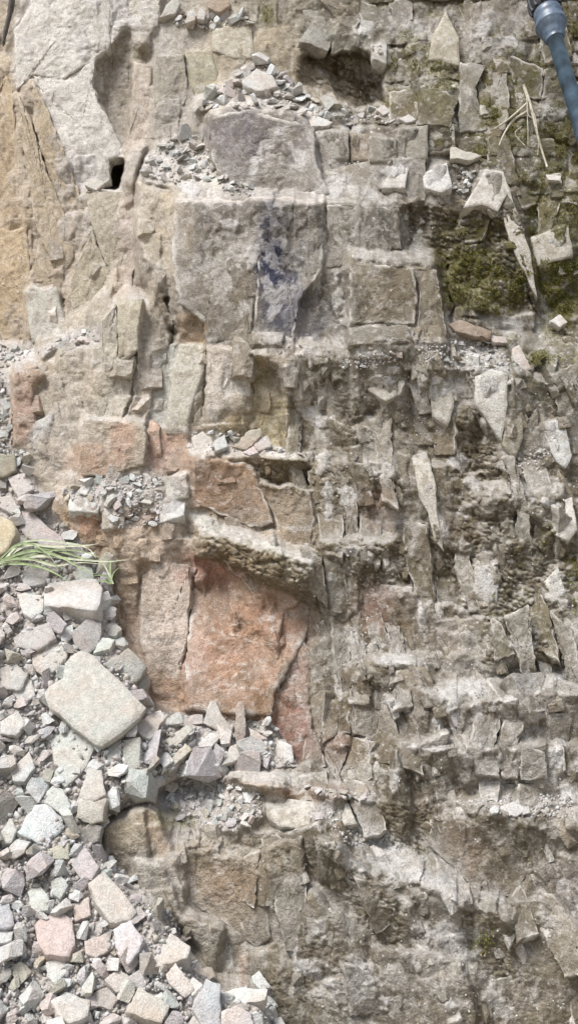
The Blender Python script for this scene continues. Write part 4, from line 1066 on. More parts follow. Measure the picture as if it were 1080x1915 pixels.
MARKS = [(180, 1310, 'the biggest slab'), (75, 1540, 'the bluish white stone'), (105, 1745, 'the rose pink stone'), (210, 1680, 'the cream pink block'), (240, 1762, 'the lilac stone'),
         (140, 1112, 'the boxy stone'), (10, 1000, 'the yellowish stone'), (450, 1355, 'the upright sliver'), (130, 1885, 'the big bottom stone'), (385, 1880, 'the blue grey slab'), (320, 1785, 'the pale wedge'), (170, 1490, 'the split block'), (5, 760, 'the left chute'), (245, 1410, 'the upright tan stone'),
         (100, 1030, 'the grass tuft'), (45, 1135, 'the white stone'), (525, 1405, 'the triangular flake'), (330, 1415, 'the long tan flake'), (40, 1435, 'the tucked slab'), (70, 1680, 'the green grey stone'), (270, 1880, 'the tan bottom stone'), (160, 1610, 'the mauve flat stone'), (280, 1352, 'the kite shaped stone'), (10, 1710, 'the lavender stone'), (60, 1240, 'the grey lump')]
SEEN = {}
def unique(parts):
    """first wording that no other stone has; parts = base label and extra words to try"""
    for t in parts:
        if t not in SEEN:
            SEEN[t] = 1
            return t
    return parts[0]
def where(px, py):
    b = sorted(MARKS, key=lambda m: (m[0] - px) ** 2 + (m[1] - py) ** 2)[:3]
    out = []
    for m in b:
        dx, dy = px - m[0], py - m[1]
        far = 'just ' if math.hypot(dx, dy) < 55 else ''
        h = 'right' if dx > 0 else 'left'; v_ = 'below' if dy > 0 else 'above'
        if abs(dx) > 2 * abs(dy): w_ = h + ' of'
        elif abs(dy) > 2 * abs(dx): w_ = v_
        else: w_ = v_ + ' and ' + h + ' of'
        out.append(far + w_ + ' ' + m[2])
    return out
def sizew(s):
    return 'big' if s > 38 else 'medium' if s > 26 else 'small' if s > 18 else 'tiny'

# ---------------------------------------------------------------- blocks and ribs standing out of the rock face (parts of the cliff)
def rib(seed):
    r = random.Random(seed)
    bm = bmesh.new()
    bmesh.ops.create_cube(bm, size=1.0)
    bmesh.ops.scale(bm, vec=(r.uniform(.38, .9), 1.0, r.uniform(.4, .6)), verts=bm.verts)
    for q in range(r.randint(6, 9)):
        n = Vector((r.gauss(0, 1), r.gauss(0, .7), abs(r.gauss(0, .8)) + .1)).normalized()
        if q == 0: n = Vector((r.uniform(-.3, .3), r.uniform(.5, .9), .6)).normalized()      # sloping top
        ext = max(v.co.dot(n) for v in bm.verts)
        bmesh.ops.bisect_plane(bm, geom=bm.verts[:] + bm.edges[:] + bm.faces[:], plane_co=n * ext * r.uniform(.5, .86), plane_no=n, clear_outer=True)
        ed = [e for e in bm.edges if e.is_boundary]
        if ed: bmesh.ops.holes_fill(bm, edges=ed, sides=0)
    bmesh.ops.remove_doubles(bm, verts=bm.verts, dist=.02)
    bmesh.ops.bevel(bm, geom=bm.edges[:], offset=.012, segments=1, profile=.5, affect='EDGES')
    bmesh.ops.triangulate(bm, faces=bm.faces)
    for _ in range(2):
        bmesh.ops.subdivide_edges(bm, edges=[e for e in bm.edges if e.calc_length() > .16], cuts=1)
        bmesh.ops.triangulate(bm, faces=bm.faces)
    for v in bm.verts:
        v.co += Vector((r.uniform(-1, 1), r.uniform(-1, 1), r.uniform(-1, 1))) * .010
    bmesh.ops.recalc_face_normals(bm, faces=bm.faces)
    me = bpy.data.meshes.new('rock_block'); bm.to_mesh(me); bm.free(); me.materials.append(M_BLOCK)
    return me
RIBS = [rib(300 + i) for i in range(34)]
def alb(px, py):
    j = int(np.clip((py - gy[0]) / STEP, 0, NY - 1)); i = int(np.clip((px - gx[0]) / STEP, 0, NX - 1))
    return ALB[max(j - 5, 0):j + 6, max(i - 5, 0):i + 6].reshape(-1, 3).mean(0)
RIBZ = [  # x0 x1 y0 y1, count, width range, height/width range, lean (deg), how proud
 (560, 1085, 660, 1240, 60, (12, 30), (1.6, 3.4), 12, .2), (600, 1085, 1240, 1500, 30, (14, 34), (.9, 2.0), 12, .2), (530, 1085, 1540, 1930, 30, (12, 36), (1.2, 2.6), 26, .14), (300, 540, 1560, 1780, 8, (20, 40), (1., 2.4), 8, .2), (730, 1085, 0, 220, 24, (18, 46), (.8, 1.5), 6, .32),
 (860, 1085, 230, 470, 14, (20, 44), (.8, 1.7), 8, .3), (60, 330, 640, 900, 26, (20, 48), (1., 2.1), 0, .24), (330, 560, 660, 800, 8, (22, 44), (1.2, 2.2), -6, .2), (360, 600, 860, 1000, 8, (22, 46), (.7, 1.3), 10, .18), (180, 330, 880, 1090, 22, (18, 36), (.8, 1.8), 0, .3), (100, 330, 380, 620, 8, (20, 40), (1., 2.4), 4, .2)]
rb = []
for (x0, x1, y0, y1, n, (wa, wb), (ha, hb_), lean, pr) in RIBZ:
    for _ in range(n):
        for _t in range(30):
            px = random.uniform(x0, x1); py = random.uniform(y0, y1)
            wd_ = random.uniform(wa, wb) * random.choice([.7, 1, 1]); ht = wd_ * random.uniform(ha, hb_)
            if inside(px, py, HEAP) or inside(px, py, HEAP2): continue
            if all(abs(px - q[0]) > .42 * (wd_ + q[2]) or abs(py - q[1]) > .42 * (ht + q[3]) for q in rb): break
        else: continue
        rb.append((px, py, wd_, ht, lean, pr))
for _ in range(260):                                # smaller ones between them
    px = random.uniform(480, 1085); py = random.uniform(640, 1920)
    if random.random() < .18: px, py = random.uniform(720, 1085), random.uniform(0, 460)
    wd_ = random.uniform(9, 22); rb.append((px, py, wd_, wd_ * random.uniform(1.0, 2.4), 14, .18))
rb.sort(key=lambda q: -q[2] * q[3])
NP = 60
rest_v, rest_f, rest_c, n0 = [], [], [], 0
for k, (px, py, wd_, ht, lean, pr) in enumerate(rb):
    p = Vector(at(px, py, surf_d(px, py))); mp = p.y / FPX
    x_, u_, n_ = slope_frame(.03)
    me = random.choice(RIBS)
    dp = ht * mp * random.uniform(.5, .8)
    M = Matrix.LocRotScale(p - n_ * dp * .5 * (.52 - pr * random.uniform(.4, 1.2)),
        (Matrix((x_, u_, n_)).transposed() @ Euler((math.radians(random.gauss(4, 9)), math.radians(random.gauss(0, 13)), math.radians(random.gauss(lean, 4)))).to_matrix()),
        Vector((wd_ * mp * 1.5, ht * mp, dp)))
    c = alb(px, py)
    q = random.random()
    if px > 540 and q < .16: c = .4 * c + .6 * lin((218, 214, 207))
    elif px > 540 and q < .40: c = .6 * c + .4 * lin((150, 137, 114))
    c = c * random.uniform(.88, 1.15)
    if k < NP:
        o = link('rock_block', me, cliff); o.matrix_basis = M; o.color = (*c, 1)
    else:
        v = np.empty(len(me.vertices) * 3, np.float32); me.vertices.foreach_get('co', v)
        v = np.c_[v.reshape(-1, 3), np.ones(len(me.vertices))] @ np.array(M).T
        f = np.empty(len(me.polygons) * 3, np.int32); me.polygons.foreach_get('vertices', f)
        rest_v.append(v[:, :3]); rest_f.append(f.reshape(-1, 3) + n0); n0 += len(v); rest_c.append(np.tile(c, (len(v), 1)))
o = link('rock_fragments', tris(np.concatenate(rest_v), np.concatenate(rest_f), np.concatenate(rest_c), 'rock_fragments', M_ROCK), cliff)
o['kind'] = 'stuff'
# the clearest blocks of the photograph, from their outlines
for k, (f, P, (A, ax, ay)) in enumerate(zip(FACETS, FP, FC)):
    if TRACE[k]:
        o = traced('rock_block', [(x + random.uniform(-2, 2), y + random.uniform(-2, 2)) for x, y in P], (200, 200, 200), f[2], f[1], .10, -.012, None, 700 + k, 5, .09)
        o.data.materials[0] = M_BLOCK
        o.parent = cliff
        c = np.array(f[4], float); g_k = c.mean()
        o.color = (*(lin(g_k + .7 * (c - g_k)) * 1.02), 1)
# broad slabs of the upper left wall
SLABS = [("25 60 50 25 95 -40 210 -40 205 88 178 112 120 150 62 140 32 170",(236,230,219),.0),("62 140 120 150 178 112 172 150 182 190 200 215 226 270 228 292 205 300 203 340 160 350 128 310 90 205",(234,229,219),.0),("212 -40 300 -40 298 40 262 45 250 88 240 42 206 86",(218,210,194),.0),
 ("62 150 90 205 128 310 152 370 132 420 92 330 62 230",(206,184,150),-.004),("36 180 60 230 90 330 130 420 140 480 110 522 70 430 46 300",(200,180,150),-.004),("-60 66 20 70 30 260 48 420 18 430 -60 400",(210,184,148),-.006),("-60 404 18 432 50 424 62 560 64 636 -60 640",(210,184,146),-.006),
 ("160 358 222 358 248 354 250 420 238 470 214 520 190 480 172 420",(196,184,160),-.004),("172 430 190 480 214 520 200 556 150 588 126 560 140 500",(198,186,160),-.004),("76 440 112 524 124 560 118 600 100 532 62 528 66 470",(198,180,152),-.004),("290 104 345 99 350 180 332 226 302 258 288 240",(184,176,160),-.004),("182 118 206 94 236 50 246 70 248 170 244 228 232 272 216 250 198 210 184 188 174 150",(164,152,130),-.05)]
for k, (sp_, c, lf) in enumerate(SLABS):
    c = np.array(c, float)
    o = traced('rock_block', pts(sp_), (200, 200, 200), -.03, .02, .12, lf - .004, None, 860 + k, 7, .06, .03, lin(c.mean() + .85 * (c - c.mean())), .3)
    o.parent = cliff
# flat faces of the big central block, the red recess and the blocks round it
FACES = [("328 376 480 378 478 500 468 646 388 642 380 600 336 568 322 480",-.015,.015,.004),("483 379 605 381 603 500 560 560 545 640 472 648 482 500",-.015,.015,.0),("610 383 745 389 750 465 646 461 640 500 608 500",-.02,.0,.002),("604 508 648 508 648 640 562 638 556 600",-.02,.0,.0),("652 492 720 495 773 501 780 560 774 606 654 604",-.01,.01,.006),("777 503 816 505 834 630 778 634 784 560",-.01,-.05,.006),
 ("652 615 772 613 774 640 652 644",.0,.0,.01),("390 221 432 209 500 214 588 239 590 300 616 366 482 368 416 336 396 295",-.02,.02,.004),("362 1041 450 1067 528 1101 586 1119 572 1190 548 1236 514 1296 506 1338 440 1336 345 1328 348 1230 356 1150",.05,.02,-.016),("264 1113 290 1047 352 1055 356 1100 348 1200 336 1250 340 1326 302 1330 282 1298 270 1220",-.01,.04,-.006),
 ("558 1197 578 1211 580 1300 584 1416 556 1427 515 1397 517 1300 546 1245",.01,.03,-.004),("356 855 460 865 482 900 512 978 470 986 384 950 358 934 364 900",-.02,.02,.002),("487 903 578 919 588 968 578 1026 522 1010 517 980",-.02,.03,.002),("145 803 166 781 238 791 272 797 272 867 202 891 152 887",-.01,.02,.008),("803 1533 880 1533 970 1564 982 1640 958 1680 886 1664 852 1628 803 1582",.02,.0,.0),("350 1604 428 1604 496 1642 506 1756 480 1774 432 1736 353 1688",.0,.02,.002),("190 600 218 570 219 666 206 682 193 658",-.02,.03,.01)]
for k, (sp_, gyv, gxv, lf) in enumerate(FACES):
    P = pts(sp_); A, ax, ay = poly_area_c(P)
    o = traced('rock_block', P, (200, 200, 200), gyv, gxv, .12, lf, float(np.median([surf_d(x * .6 + ax * .4, y * .6 + ay * .4) for x, y in P])), 930 + k, 7, .035, .03, alb(ax, ay), 1.0)
    o.parent = cliff
# tall leaning columns of fractured rock: irregular four-sided faces, row by row
DB = coarse_blur(D, 2)
def db(px, py):
    j = int(np.clip((py - gy[0]) / STEP, 0, NY - 1)); i = int(np.clip((px - gx[0]) / STEP, 0, NX - 1))
    return float(DB[j, i])
TP = [P for P, t in zip(FP, TRACE) if t]
COLZ = [(548, 1100, 668, 1236, 40, 92, .17, .62, -.003), (590, 1100, 1236, 1520, 46, 66, .12, .58, -.003), (520, 1100, 1545, 1950, 52, 90, .40, .22, -.008), (728, 1100, -10, 330, 54, 62, .05, .6, 0), (860, 1100, 330, 480, 44, 60, .12, .5, 0), (570, 730, 0, 95, 50, 46, 0, .6, 0), (350, 600, 1600, 1790, 44, 80, .1, .25, -.004), (590, 690, 1130, 1440, 30, 84, .06, .7, 0)]
ncol = 0
for (x0, x1, y0, y1, cw, ch, ln, fill, lf0) in COLZ:
    nx = int((x1 - x0) / cw) + 1; ny = int((y1 - y0) / ch) + 1
    corner = {}
    for j in range(ny + 1):
        sh = random.uniform(-.3, .3) * cw
        for i in range(-6, nx + 2):
            corner[i, j] = (x0 + i * cw + ln * (j * ch) + sh + random.uniform(-.3, .3) * cw, y0 + j * ch + random.uniform(-.26, .26) * ch + .05 * i * cw * (1 if y0 > 600 else 0))
    taken = set()
    for j in range(ny):
        for i in range(-6, nx + 1):
            if (i, j) in taken or random.random() > fill: continue
            j2 = j + 1
            if random.random() < .35 and j2 < ny: j2 += 1; taken.add((i, j + 1))
            q = [corner[i, j], corner[i + 1, j]] + ([corner[i + 1, j + 1]] if j2 == j + 2 else []) + [corner[i + 1, j2], corner[i, j2]] + ([corner[i, j + 1]] if j2 == j + 2 else [])
            cx = sum(p[0] for p in q) / len(q); cy = sum(p[1] for p in q) / len(q)
            if not (x0 - 10 < cx < x1 and y0 - 10 < cy < y1 + 20) or inside(cx, cy, HEAP): continue
            if any(inside(cx, cy, P) for P in TP): continue
            k = random.uniform(.86, 1.0)
            if random.random() < .5:
                z = random.randrange(len(q)); t = random.uniform(.25, .5); q[z] = (q[z][0] + (cx - q[z][0]) * t, q[z][1] + (cy - q[z][1]) * t)
            q = [(cx + (x - cx) * k, cy + (y - cy) * k) for x, y in q]
            A = poly_area_c(q)[0]
            if A < 260: continue
            gyl = np.clip((db(cx, cy + 26) - db(cx, cy - 26)) / .52, -.12, .35); gxl = np.clip((db(cx + 22, cy) - db(cx - 22, cy)) / .44, -.2, .2)
            c = alb(cx, cy); t = random.random()
            if t < .14: c = .35 * c + .65 * lin((222, 218, 211))
            elif t < .4: c = .5 * c + .5 * lin((150, 136, 112))
            c = c * random.uniform(.82, 1.15)
            o = traced('rock_block', q, (200, 200, 200), float(gyl) * .8 + random.gauss(0, .025), float(gxl) * .8 + random.gauss(0, .075), .09, random.gauss(-.008, .012) + lf0, db(cx, cy), random.randrange(1, 99999), 4, .12, .035, c)
            o.parent = cliff
            ncol += 1
print('columns', ncol, 'traced', sum(TRACE))
# random stones of the heap: large ones first, none overlapping much
hs_ = []
for P, ax, ay, rr in PT: hs_.append((ax, ay, rr))
HA = np.array(hs_)
heap_spots = []
NH = 300 - sum(1 for t in TR if t[5] == G_HEAP)
tries = 0
sizes = sorted([random.choice([1, 1, 1, 1, 1.3, 1.9]) * random.uniform(17, 37) for _ in range(NH)], reverse=True)
allp = [tuple(h) for h in hs_]
for s in sizes:
    for _ in range(60):
        px = random.uniform(-30, 545); py = random.uniform(690, 1945)
        if not (inside(px, py, HEAP) or inside(px, py, HEAP2)): continue
        if py < 890: s_ = min(s, 22)
        else: s_ = s
        if all((px - a) ** 2 + (py - b) ** 2 > (.40 * s_ + .82 * c) ** 2 for a, b, c in allp): 
            allp.append((px, py, s_ * .42)); heap_spots.append((px, py, s_)); break
for k, (px, py, s) in enumerate(heap_spots):
    wts = [8, 2.5, 3.5, 2.5, 3, 4, 1.5]
    c, cn = random.choices(PAL, wts)[0]
    flake = px > 280 and py < 1460
    me = random.choice(FLAKES if flake or random.random() < .45 else LUMPS)
    place(me, 'rubble_stone', px, py, s * (1.35 if flake else 1.12), surf_d(px, py) + .012, .10, c, unique(['%s %s %s %s' % (sizew(s), cn, 'flake' if me in FLAKES else 'stone', q) for q in where(px, py)]), G_HEAP, sink=.12)

# loose chips lying on the ledges: zone outline, count, size range, slope, where
ZONES = [
 ("480 112 520 134 562 172 640 204 640 226 500 206 392 206 358 212 400 168",75,(11,34),.16,"in the upper rubble pile"),
 ("270 296 342 246 384 258 396 300 415 336 330 346 264 330",40,(9,26),.2,"right of the black hole"),
 ("396 330 470 352 480 368 420 362",10,(8,18),.2,"above the dark stained block"),
 ("300 30 460 20 470 48 390 54 304 44",22,(9,22),.15,"along the top edge"),
 ("350 842 360 808 450 814 510 836 566 852",16,(8,18),.25,"on the middle ledge"),
 ("300 1470 400 1450 490 1488 490 1530 440 1556 340 1536",55,(9,24),.22,"on the shelf below the red face"),
 ("560 1470 690 1486 700 1500 600 1490",12,(8,16),.2,"right of the red pillar"),
 ("640 668 720 660 760 664 700 690 640 690",14,(8,20),.25,"on the ledge under the tan block"),
 ("780 648 850 634 920 644 980 694 850 692 790 678",30,(8,22),.25,"on the ledge below the brown bar"),
 ("846 350 850 310 890 318 880 340 866 378",14,(9,18),.1,"beside the leaning pale slab"),
 ("946 880 1000 826 1030 850 1000 890",22,(7,12),.15,"in the right edge pebble pocket"),
 ("72 660 100 640 180 614 186 636 110 652",16,(9,20),.1,"above the tan pillars"),
 ("0 648 40 644 64 656 20 688 0 690",18,(8,16),.12,"on the left edge ledge"),
 ("150 896 300 890 304 918 200 944 110 930",24,(10,24),.1,"on the broken step above the heap"),
 ("186 936 302 922 300 990 190 990",16,(10,22),.05,"on the blocky step above the heap"),
 ("600 205 740 205 800 226 740 232 640 226",16,(8,20),.15,"below the dark hollow"),
 ("600 306 760 300 850 286 700 312",10,(7,14),.15,"right of the upper block"),
 ("850 1500 960 1484 1070 1486 1070 1530 940 1528",20,(7,14),.15,"on the lower right ledge"),
 ("540 1500 700 1540 760 1590 650 1580",10,(7,14),.12,"on the low pale ridge"),
]
used = []
cand = []
for zi, (s, n, (a, b), gyv, wh) in enumerate(ZONES):
    P = pts(s); xs = [p[0] for p in P]; ys = [p[1] for p in P]
    szs = sorted([random.uniform(a, b) if random.random() < .4 else random.uniform(a, (a + b) / 2) for _ in range(n)], reverse=True)
    for sz in szs:
        for _ in range(25):
            px = random.uniform(min(xs), max(xs)); py = random.uniform(min(ys), max(ys))
            if not inside(px, py, P): continue
            if all((px - q[0]) ** 2 + (py - q[1]) ** 2 > (.34 * (sz + q[2])) ** 2 for q in used) and all((px - h[1]) ** 2 + (py - h[2]) ** 2 > (.3 * sz + .8 * h[3]) ** 2 for h in PT):
                break
        else: continue
        used.append((px, py, sz))
        fx = (px - min(xs)) / (max(xs) - min(xs))
        cand.append((sz, px, py, gyv, wh, ('upper ' if (py - min(ys)) / (max(ys) - min(ys)) < .5 else 'lower ') + ('left end' if fx < .25 else 'left part' if fx < .5 else 'right part' if fx < .75 else 'right end')))
cand.sort(reverse=True)
NL = 300 - sum(1 for t in TR if t[5] == G_LEDGE)
REST = cand[NL:]
for sz, px, py, gyv, wh, side in cand[:NL]:
    c, cn = random.choices(PAL, [8, 2, 3, 3, 2, 5, 1])[0]
    fl = random.random() < .7
    k = 'flake' if fl else 'chip'
    place(random.choice(FLAKES if fl else LUMPS), 'ledge_stone', px, py, sz * 1.2, surf_d(px, py) + .004, gyv, c,
          ['%s %s %s %s, %s' % (sizew(sz + 4), cn, k, wh, side)], G_LEDGE, tilt=.4, sink=.15)

# gravel and grit between the stones: uncountable
def grit(name, spots):
    """spots: list of (px,py,size_px,lift,gy,colour)"""
    protos = []
    for k in range(12):
        r = random.Random(900 + k)
        bm = bmesh.new()
        for _ in range(11):
            v = Vector((r.gauss(0, 1), r.gauss(0, 1), r.gauss(0, 1))).normalized()
            bm.verts.new((v.x * .5, v.y * .42, v.z * .3))
        res = bmesh.ops.convex_hull(bm, input=bm.verts)
        bmesh.ops.delete(bm, geom=[e for e in res['geom_interior'] if isinstance(e, bmesh.types.BMVert)], context='VERTS')
        bmesh.ops.triangulate(bm, faces=bm.faces)
        bm.verts.index_update()
        protos.append((np.array([v.co[:] for v in bm.verts]), np.array([[v.index for v in f.verts] for f in bm.faces])))
        bm.free()
    Vs, Fs, Cc, n0 = [], [], [], 0
    for (px, py, s, lf, gyv, c) in spots:
        pv, pf = protos[random.randrange(12)]
        p = at(px, py, surf_d(px, py) + lf); sc = s * p[1] / FPX
        Rm = np.array(Euler((random.uniform(0, 6.28), random.uniform(0, 6.28), random.uniform(0, 6.28))).to_matrix())
        Vs.append(pv @ Rm.T * sc + p); Fs.append(pf + n0); n0 += len(pv)
        Cc.append(np.tile(np.array(colour(c, .12)[:3]), (len(pv), 1)))
    o = link(name, tris(np.concatenate(Vs), np.concatenate(Fs), np.concatenate(Cc), name, M_GRIT))
    tag(o, kind='stuff')
    return o
sp = []
while len(sp) < 8500:
    px = random.uniform(-110, 560); py = random.uniform(690, 2150)
    if not (inside(px, py, HEAP) or inside(px, py, HEAP2)): continue
    big_ = py > 1940
    s = random.choice([1, 1, 1, 1.4, 1.9, 2.4]) * random.uniform(4.5, 9) * (2.0 if big_ or px < -40 else 1)
    sp.append((px, py, s, random.uniform(-.004, .014), .1, random.choice(PAL)[0]))
o = grit('gravel', sp)
tag(o, 'fine pale gravel filling the gaps between stones of the heap', 'gravel', kind='stuff')
sp = []
for (s, n, (a, b), gyv, wh) in ZONES:
    P = pts(s); A = poly_area_c(P)[0]; xs = [p[0] for p in P]; ys = [p[1] for p in P]
    m = int(A / 38); q = 0
    while q < m:
        px = random.uniform(min(xs), max(xs)); py = random.uniform(min(ys), max(ys))
        if inside(px, py, P):
            sp.append((px, py, random.uniform(3.5, 9), .002, gyv, random.choices(PAL, [8, 2, 3, 3, 2, 5, 1])[0][0])); q += 1
for sz, px, py, gyv, wh, side in REST:
    sp.append((px, py, sz * 1.1, .004, gyv, random.choice(PAL)[0]))
for _ in range(1500):                                  # scattered crumbs stuck in the soil of the right-hand wall
    px = random.uniform(540, 1180); py = random.uniform(640, 1900)
    if fbm(np.array([px]), np.array([py]), 90, 3, 6)[0] > .5:
        sp.append((px, py, random.uniform(2.5, 6.5), .0, .1, random.choice(PAL)[0]))
o = grit('ledge_grit', sp)
tag(o, 'pale stone crumbs scattered on the ledges and in the soil', 'grit', kind='stuff')

# ================================================================== MOSS
def moss_tufts():
    pr = mossm.ravel() * ((X.ravel() > -60) & (X.ravel() < 1170))
    rg = np.random.default_rng(5)
    pr = np.clip(pr - .10, 0, 1) ** .9
    ids = rg.choice(len(pr), 14000, p=pr / pr.sum())
    p = V[ids]; nn = nrm.reshape(-1, 3)[ids]
    n = len(ids)
    k = 3
    base = np.repeat(p, k, 0); nb = np.repeat(nn, k, 0)
    dirn = nb * .8 + rg.normal(0, .55, base.shape) + np.array([0, -.15, .25])
    dirn /= np.linalg.norm(dirn, axis=1, keepdims=True)
    side = np.cross(dirn, rg.normal(0, 1, base.shape)); side /= np.linalg.norm(side, axis=1, keepdims=True)
    ln = rg.uniform(.004, .010, (len(base), 1)); wd = ln * .32
    b0 = base + rg.normal(0, .003, base.shape) - nb * .003
    mid = b0 + dirn * ln * .55; tip = b0 + dirn * ln + np.array([0, -.001, -.003])
    Vv = np.stack([b0, mid - side * wd, tip, mid + side * wd], 1).reshape(-1, 3)
    f = np.arange(len(base))[:, None] * 4 + np.array([[0, 1, 2, 3]])
    t = np.repeat(rg.random((n, 1)), k, 0)
    c = lin((150, 158, 66)) * (1 - t) + lin((122, 128, 58)) * t
    dry = np.repeat(rg.random((n, 1)) < .3, k, 0)
    c = np.where(dry, lin((168, 150, 108)), c)
    c = np.repeat(c, 4, 0)
    m = M_GRIT.copy(); m.name = 'moss'
    o = link('moss', quads(Vv, f, c, 'moss', m))
    tag(o, 'olive green moss growing on the damp right side of the rock', 'moss', kind='stuff')
moss_tufts()

# ================================================================== GRASS, TWIGS, POLE
def ribbon(path, wid, mat, name, parent, nrm_=(0, -1, .3), fold=.25):
    """a grass blade: folded strip tapering to its tip"""
    Vv = []; F_ = []
    n = len(path)
    for i, p in enumerate(path):
        p = Vector(p)
        t = (Vector(path[min(i + 1, n - 1)]) - Vector(path[max(i - 1, 0)])).normalized()
        s = t.cross(Vector(nrm_)).normalized()
        wv = wid * (1 - (i / (n - 1)) ** 1.6) * (.55 + .45 * min(1, i / (n * .2))) + .0004
        up_ = s.cross(t).normalized()
        Vv += [p - s * wv + up_ * wv * fold, p, p + s * wv + up_ * wv * fold]
    for i in range(n - 1):
        a = i * 3
        F_ += [(a, a + 1, a + 4, a + 3), (a + 1, a + 2, a + 5, a + 4)]
    org = Vector(path[0]) if parent is None else Vector((0, 0, 0))
    me = bpy.data.meshes.new(name); me.from_pydata([tuple(v) for v in Vv], [], F_); me.update()
    me.materials.append(mat)
    for q in me.polygons: q.use_smooth = True
    return link(name, me, parent)
def tube(path, rad, mat, name, parent=None, sides=8):
    Vv = []; F_ = []
    n = len(path)
    for i, p in enumerate(path):
        p = Vector(p)
        t = (Vector(path[min(i + 1, n - 1)]) - Vector(path[max(i - 1, 0)])).normalized()
        a = t.cross(Vector((0.3, .9, .2))).normalized(); b = t.cross(a)
        r = rad[i] if hasattr(rad, '__len__') else rad
        for k in range(sides):
            an = 2 * math.pi * k / sides
            Vv.append(p + a * math.cos(an) * r + b * math.sin(an) * r)
    for i in range(n - 1):
        for k in range(sides):
            F_.append((i * sides + k, i * sides + (k + 1) % sides, (i + 1) * sides + (k + 1) % sides, (i + 1) * sides + k))
    F_.append(tuple(range(sides))); F_.append(tuple((n - 1) * sides + k for k in reversed(range(sides))))
    me = bpy.data.meshes.new(name); me.from_pydata([tuple(v) for v in Vv], [], F_); me.update()
    me.materials.append(mat)
    for q in me.polygons: q.use_smooth = len(q.vertices) == 4
    return link(name, me, parent)
def spline(P, n):
    """Catmull-Rom through points"""
    P = [Vector(p) for p in P]; P = [P[0] * 2 - P[1]] + P + [P[-1] * 2 - P[-2]]
    out = []
    for i in range(1, len(P) - 2):
        for k in range(n):
            t = k / n
            a, b, c, d = P[i - 1:i + 3]
            out.append(.5 * ((2 * b) + (c - a) * t + (2 * a - 5 * b + 4 * c - d) * t * t + (3 * b - a - 3 * c + d) * t ** 3))
    out.append(P[-2])
    return out
def pxpath(s, offs):
    P = pts(s); n = len(P)
    return [Vector(at(x, y, heap_like(x, y) + offs[0] + (offs[1] - offs[0]) * (i / (n - 1)))) for i, (x, y) in enumerate(P)]
def heap_like(x, y): return float(heap_d(x, min(max(y, 900), 1100)))
M_BLADE = plain_mat('grass_blade', (.22, .28, .13), .55, .25, 40)
M_BLADE2 = plain_mat('grass_blade_pale', (.46, .48, .34), .55, .2, 40)
M_STRAW = plain_mat('dry_stem', (.30, .25, .17), .7, .25, 50)
def tuft(root, label, blades):
    e = bpy.data.objects.new('grass_tuft', None); COL.objects.link(e)
    e.location = at(root[0], root[1], heap_like(*root))
    tag(e, label, 'grass')
    for (s, wd, m, o0, o1) in blades:
        path = [p - e.location for p in spline(pxpath(s, (o0, o1)), 5)]
        ribbon(path, wd, m, 'blade', e)
B1 = [("2 1050 50 1020 100 1022 160 1020 186 1016",.0075,M_BLADE2,.04,.10), ("2 1048 60 1030 110 1040 150 1062 180 1074",.008,M_BLADE,.05,.12),
      ("0 1054 70 1040 140 1046 200 1050 242 1046",.007,M_BLADE2,.05,.10), ("4 1052 40 1022 66 1012 76 1008",.006,M_BLADE,.03,.06),
      ("6 1054 60 1056 100 1070 132 1090",.006,M_BLADE,.05,.10), ("0 1046 30 1020 60 1018 90 1036 110 1066",.006,M_BLADE,.04,.12),
      ("4 1050 50 1012 130 1016 165 1026 180 1044",.006,M_BLADE2,.05,.08), ("0 1050 40 1044 80 1050 118 1062",.006,M_BLADE,.06,.1),
      ("20 1045 80 1026 130 1036 165 1046 220 1052",.006,M_BLADE,.05,.08), ("2 1040 30 1028 52 1000 62 980",.004,M_BLADE,.04,.06),
      ("4 1050 60 1046 100 1058 150 1052 200 1056",.006,M_BLADE2,.06,.09), ("0 1060 30 1050 70 1062 100 1052",.005,M_BLADE,.03,.06), ("10 1052 70 1034 120 1028 170 1036 214 1058",.005,M_BLADE,.06,.08)]
tuft((2, 1052), 'tuft of long green and pale grass blades arching right over the heap', B1)
B2 = [("208 1090 200 1078 184 1076 168 1078",.005,M_BLADE,.02,.03), ("210 1092 206 1068 208 1046 214 1030",.005,M_BLADE,.02,.03), ("208 1092 192 1086 178 1090",.005,M_BLADE,.02,.03),
      ("212 1092 198 1062 190 1050",.004,M_BLADE2,.02,.03), ("206 1092 212 1072 224 1060",.004,M_BLADE,.02,.03)]
tuft((209, 1092), 'small green grass sprig at the foot of the cliff beside the boxy stone', B2)

def wire(name, label, cat, segs, mat, root):
    e = bpy.data.objects.new(name, None); COL.objects.link(e); e.location = Vector(at(root[0], root[1], surf_d(*root) + .02))
    tag(e, label, cat)
    for (s, r0, r1, o0, o1) in segs:
        P = pts(s); n = len(P)
        path = spline([Vector(at(x, y, surf_d(min(max(x, 0), 1079), max(y, 0)) + o0 + (o1 - o0) * i / (n - 1))) - e.location for i, (x, y) in enumerate(P)], 5)
        tube(path, [r0 + (r1 - r0) * i / (len(path) - 1) for i in range(len(path))], mat, 'stem', e, 6)
M_TWIG = plain_mat('bleached_twig', (.46, .42, .34), .8, .2, 50)
wire('dead_plant', 'bleached dry twigs and roots hanging from the mossy bank', 'plant', [
    ("978 160 990 195 1000 235 1010 275 1022 312",.010,.005,.04,.05), ("988 190 968 208 946 226 922 242",.008,.004,.05,.08), ("986 208 960 224 944 246 932 272",.008,.004,.05,.08),
    ("996 222 986 214 984 186 980 168",.004,.002,.05,.06), ("1000 238 1006 260 1004 290",.003,.0015,.05,.05), ("984 200 986 240 986 270",.003,.0015,.04,.04), ("975 236 962 250 980 272",.003,.0015,.05,.05), ("992 206 1000 220 1004 250",.004,.002,.05,.06)], M_TWIG, (990, 190))
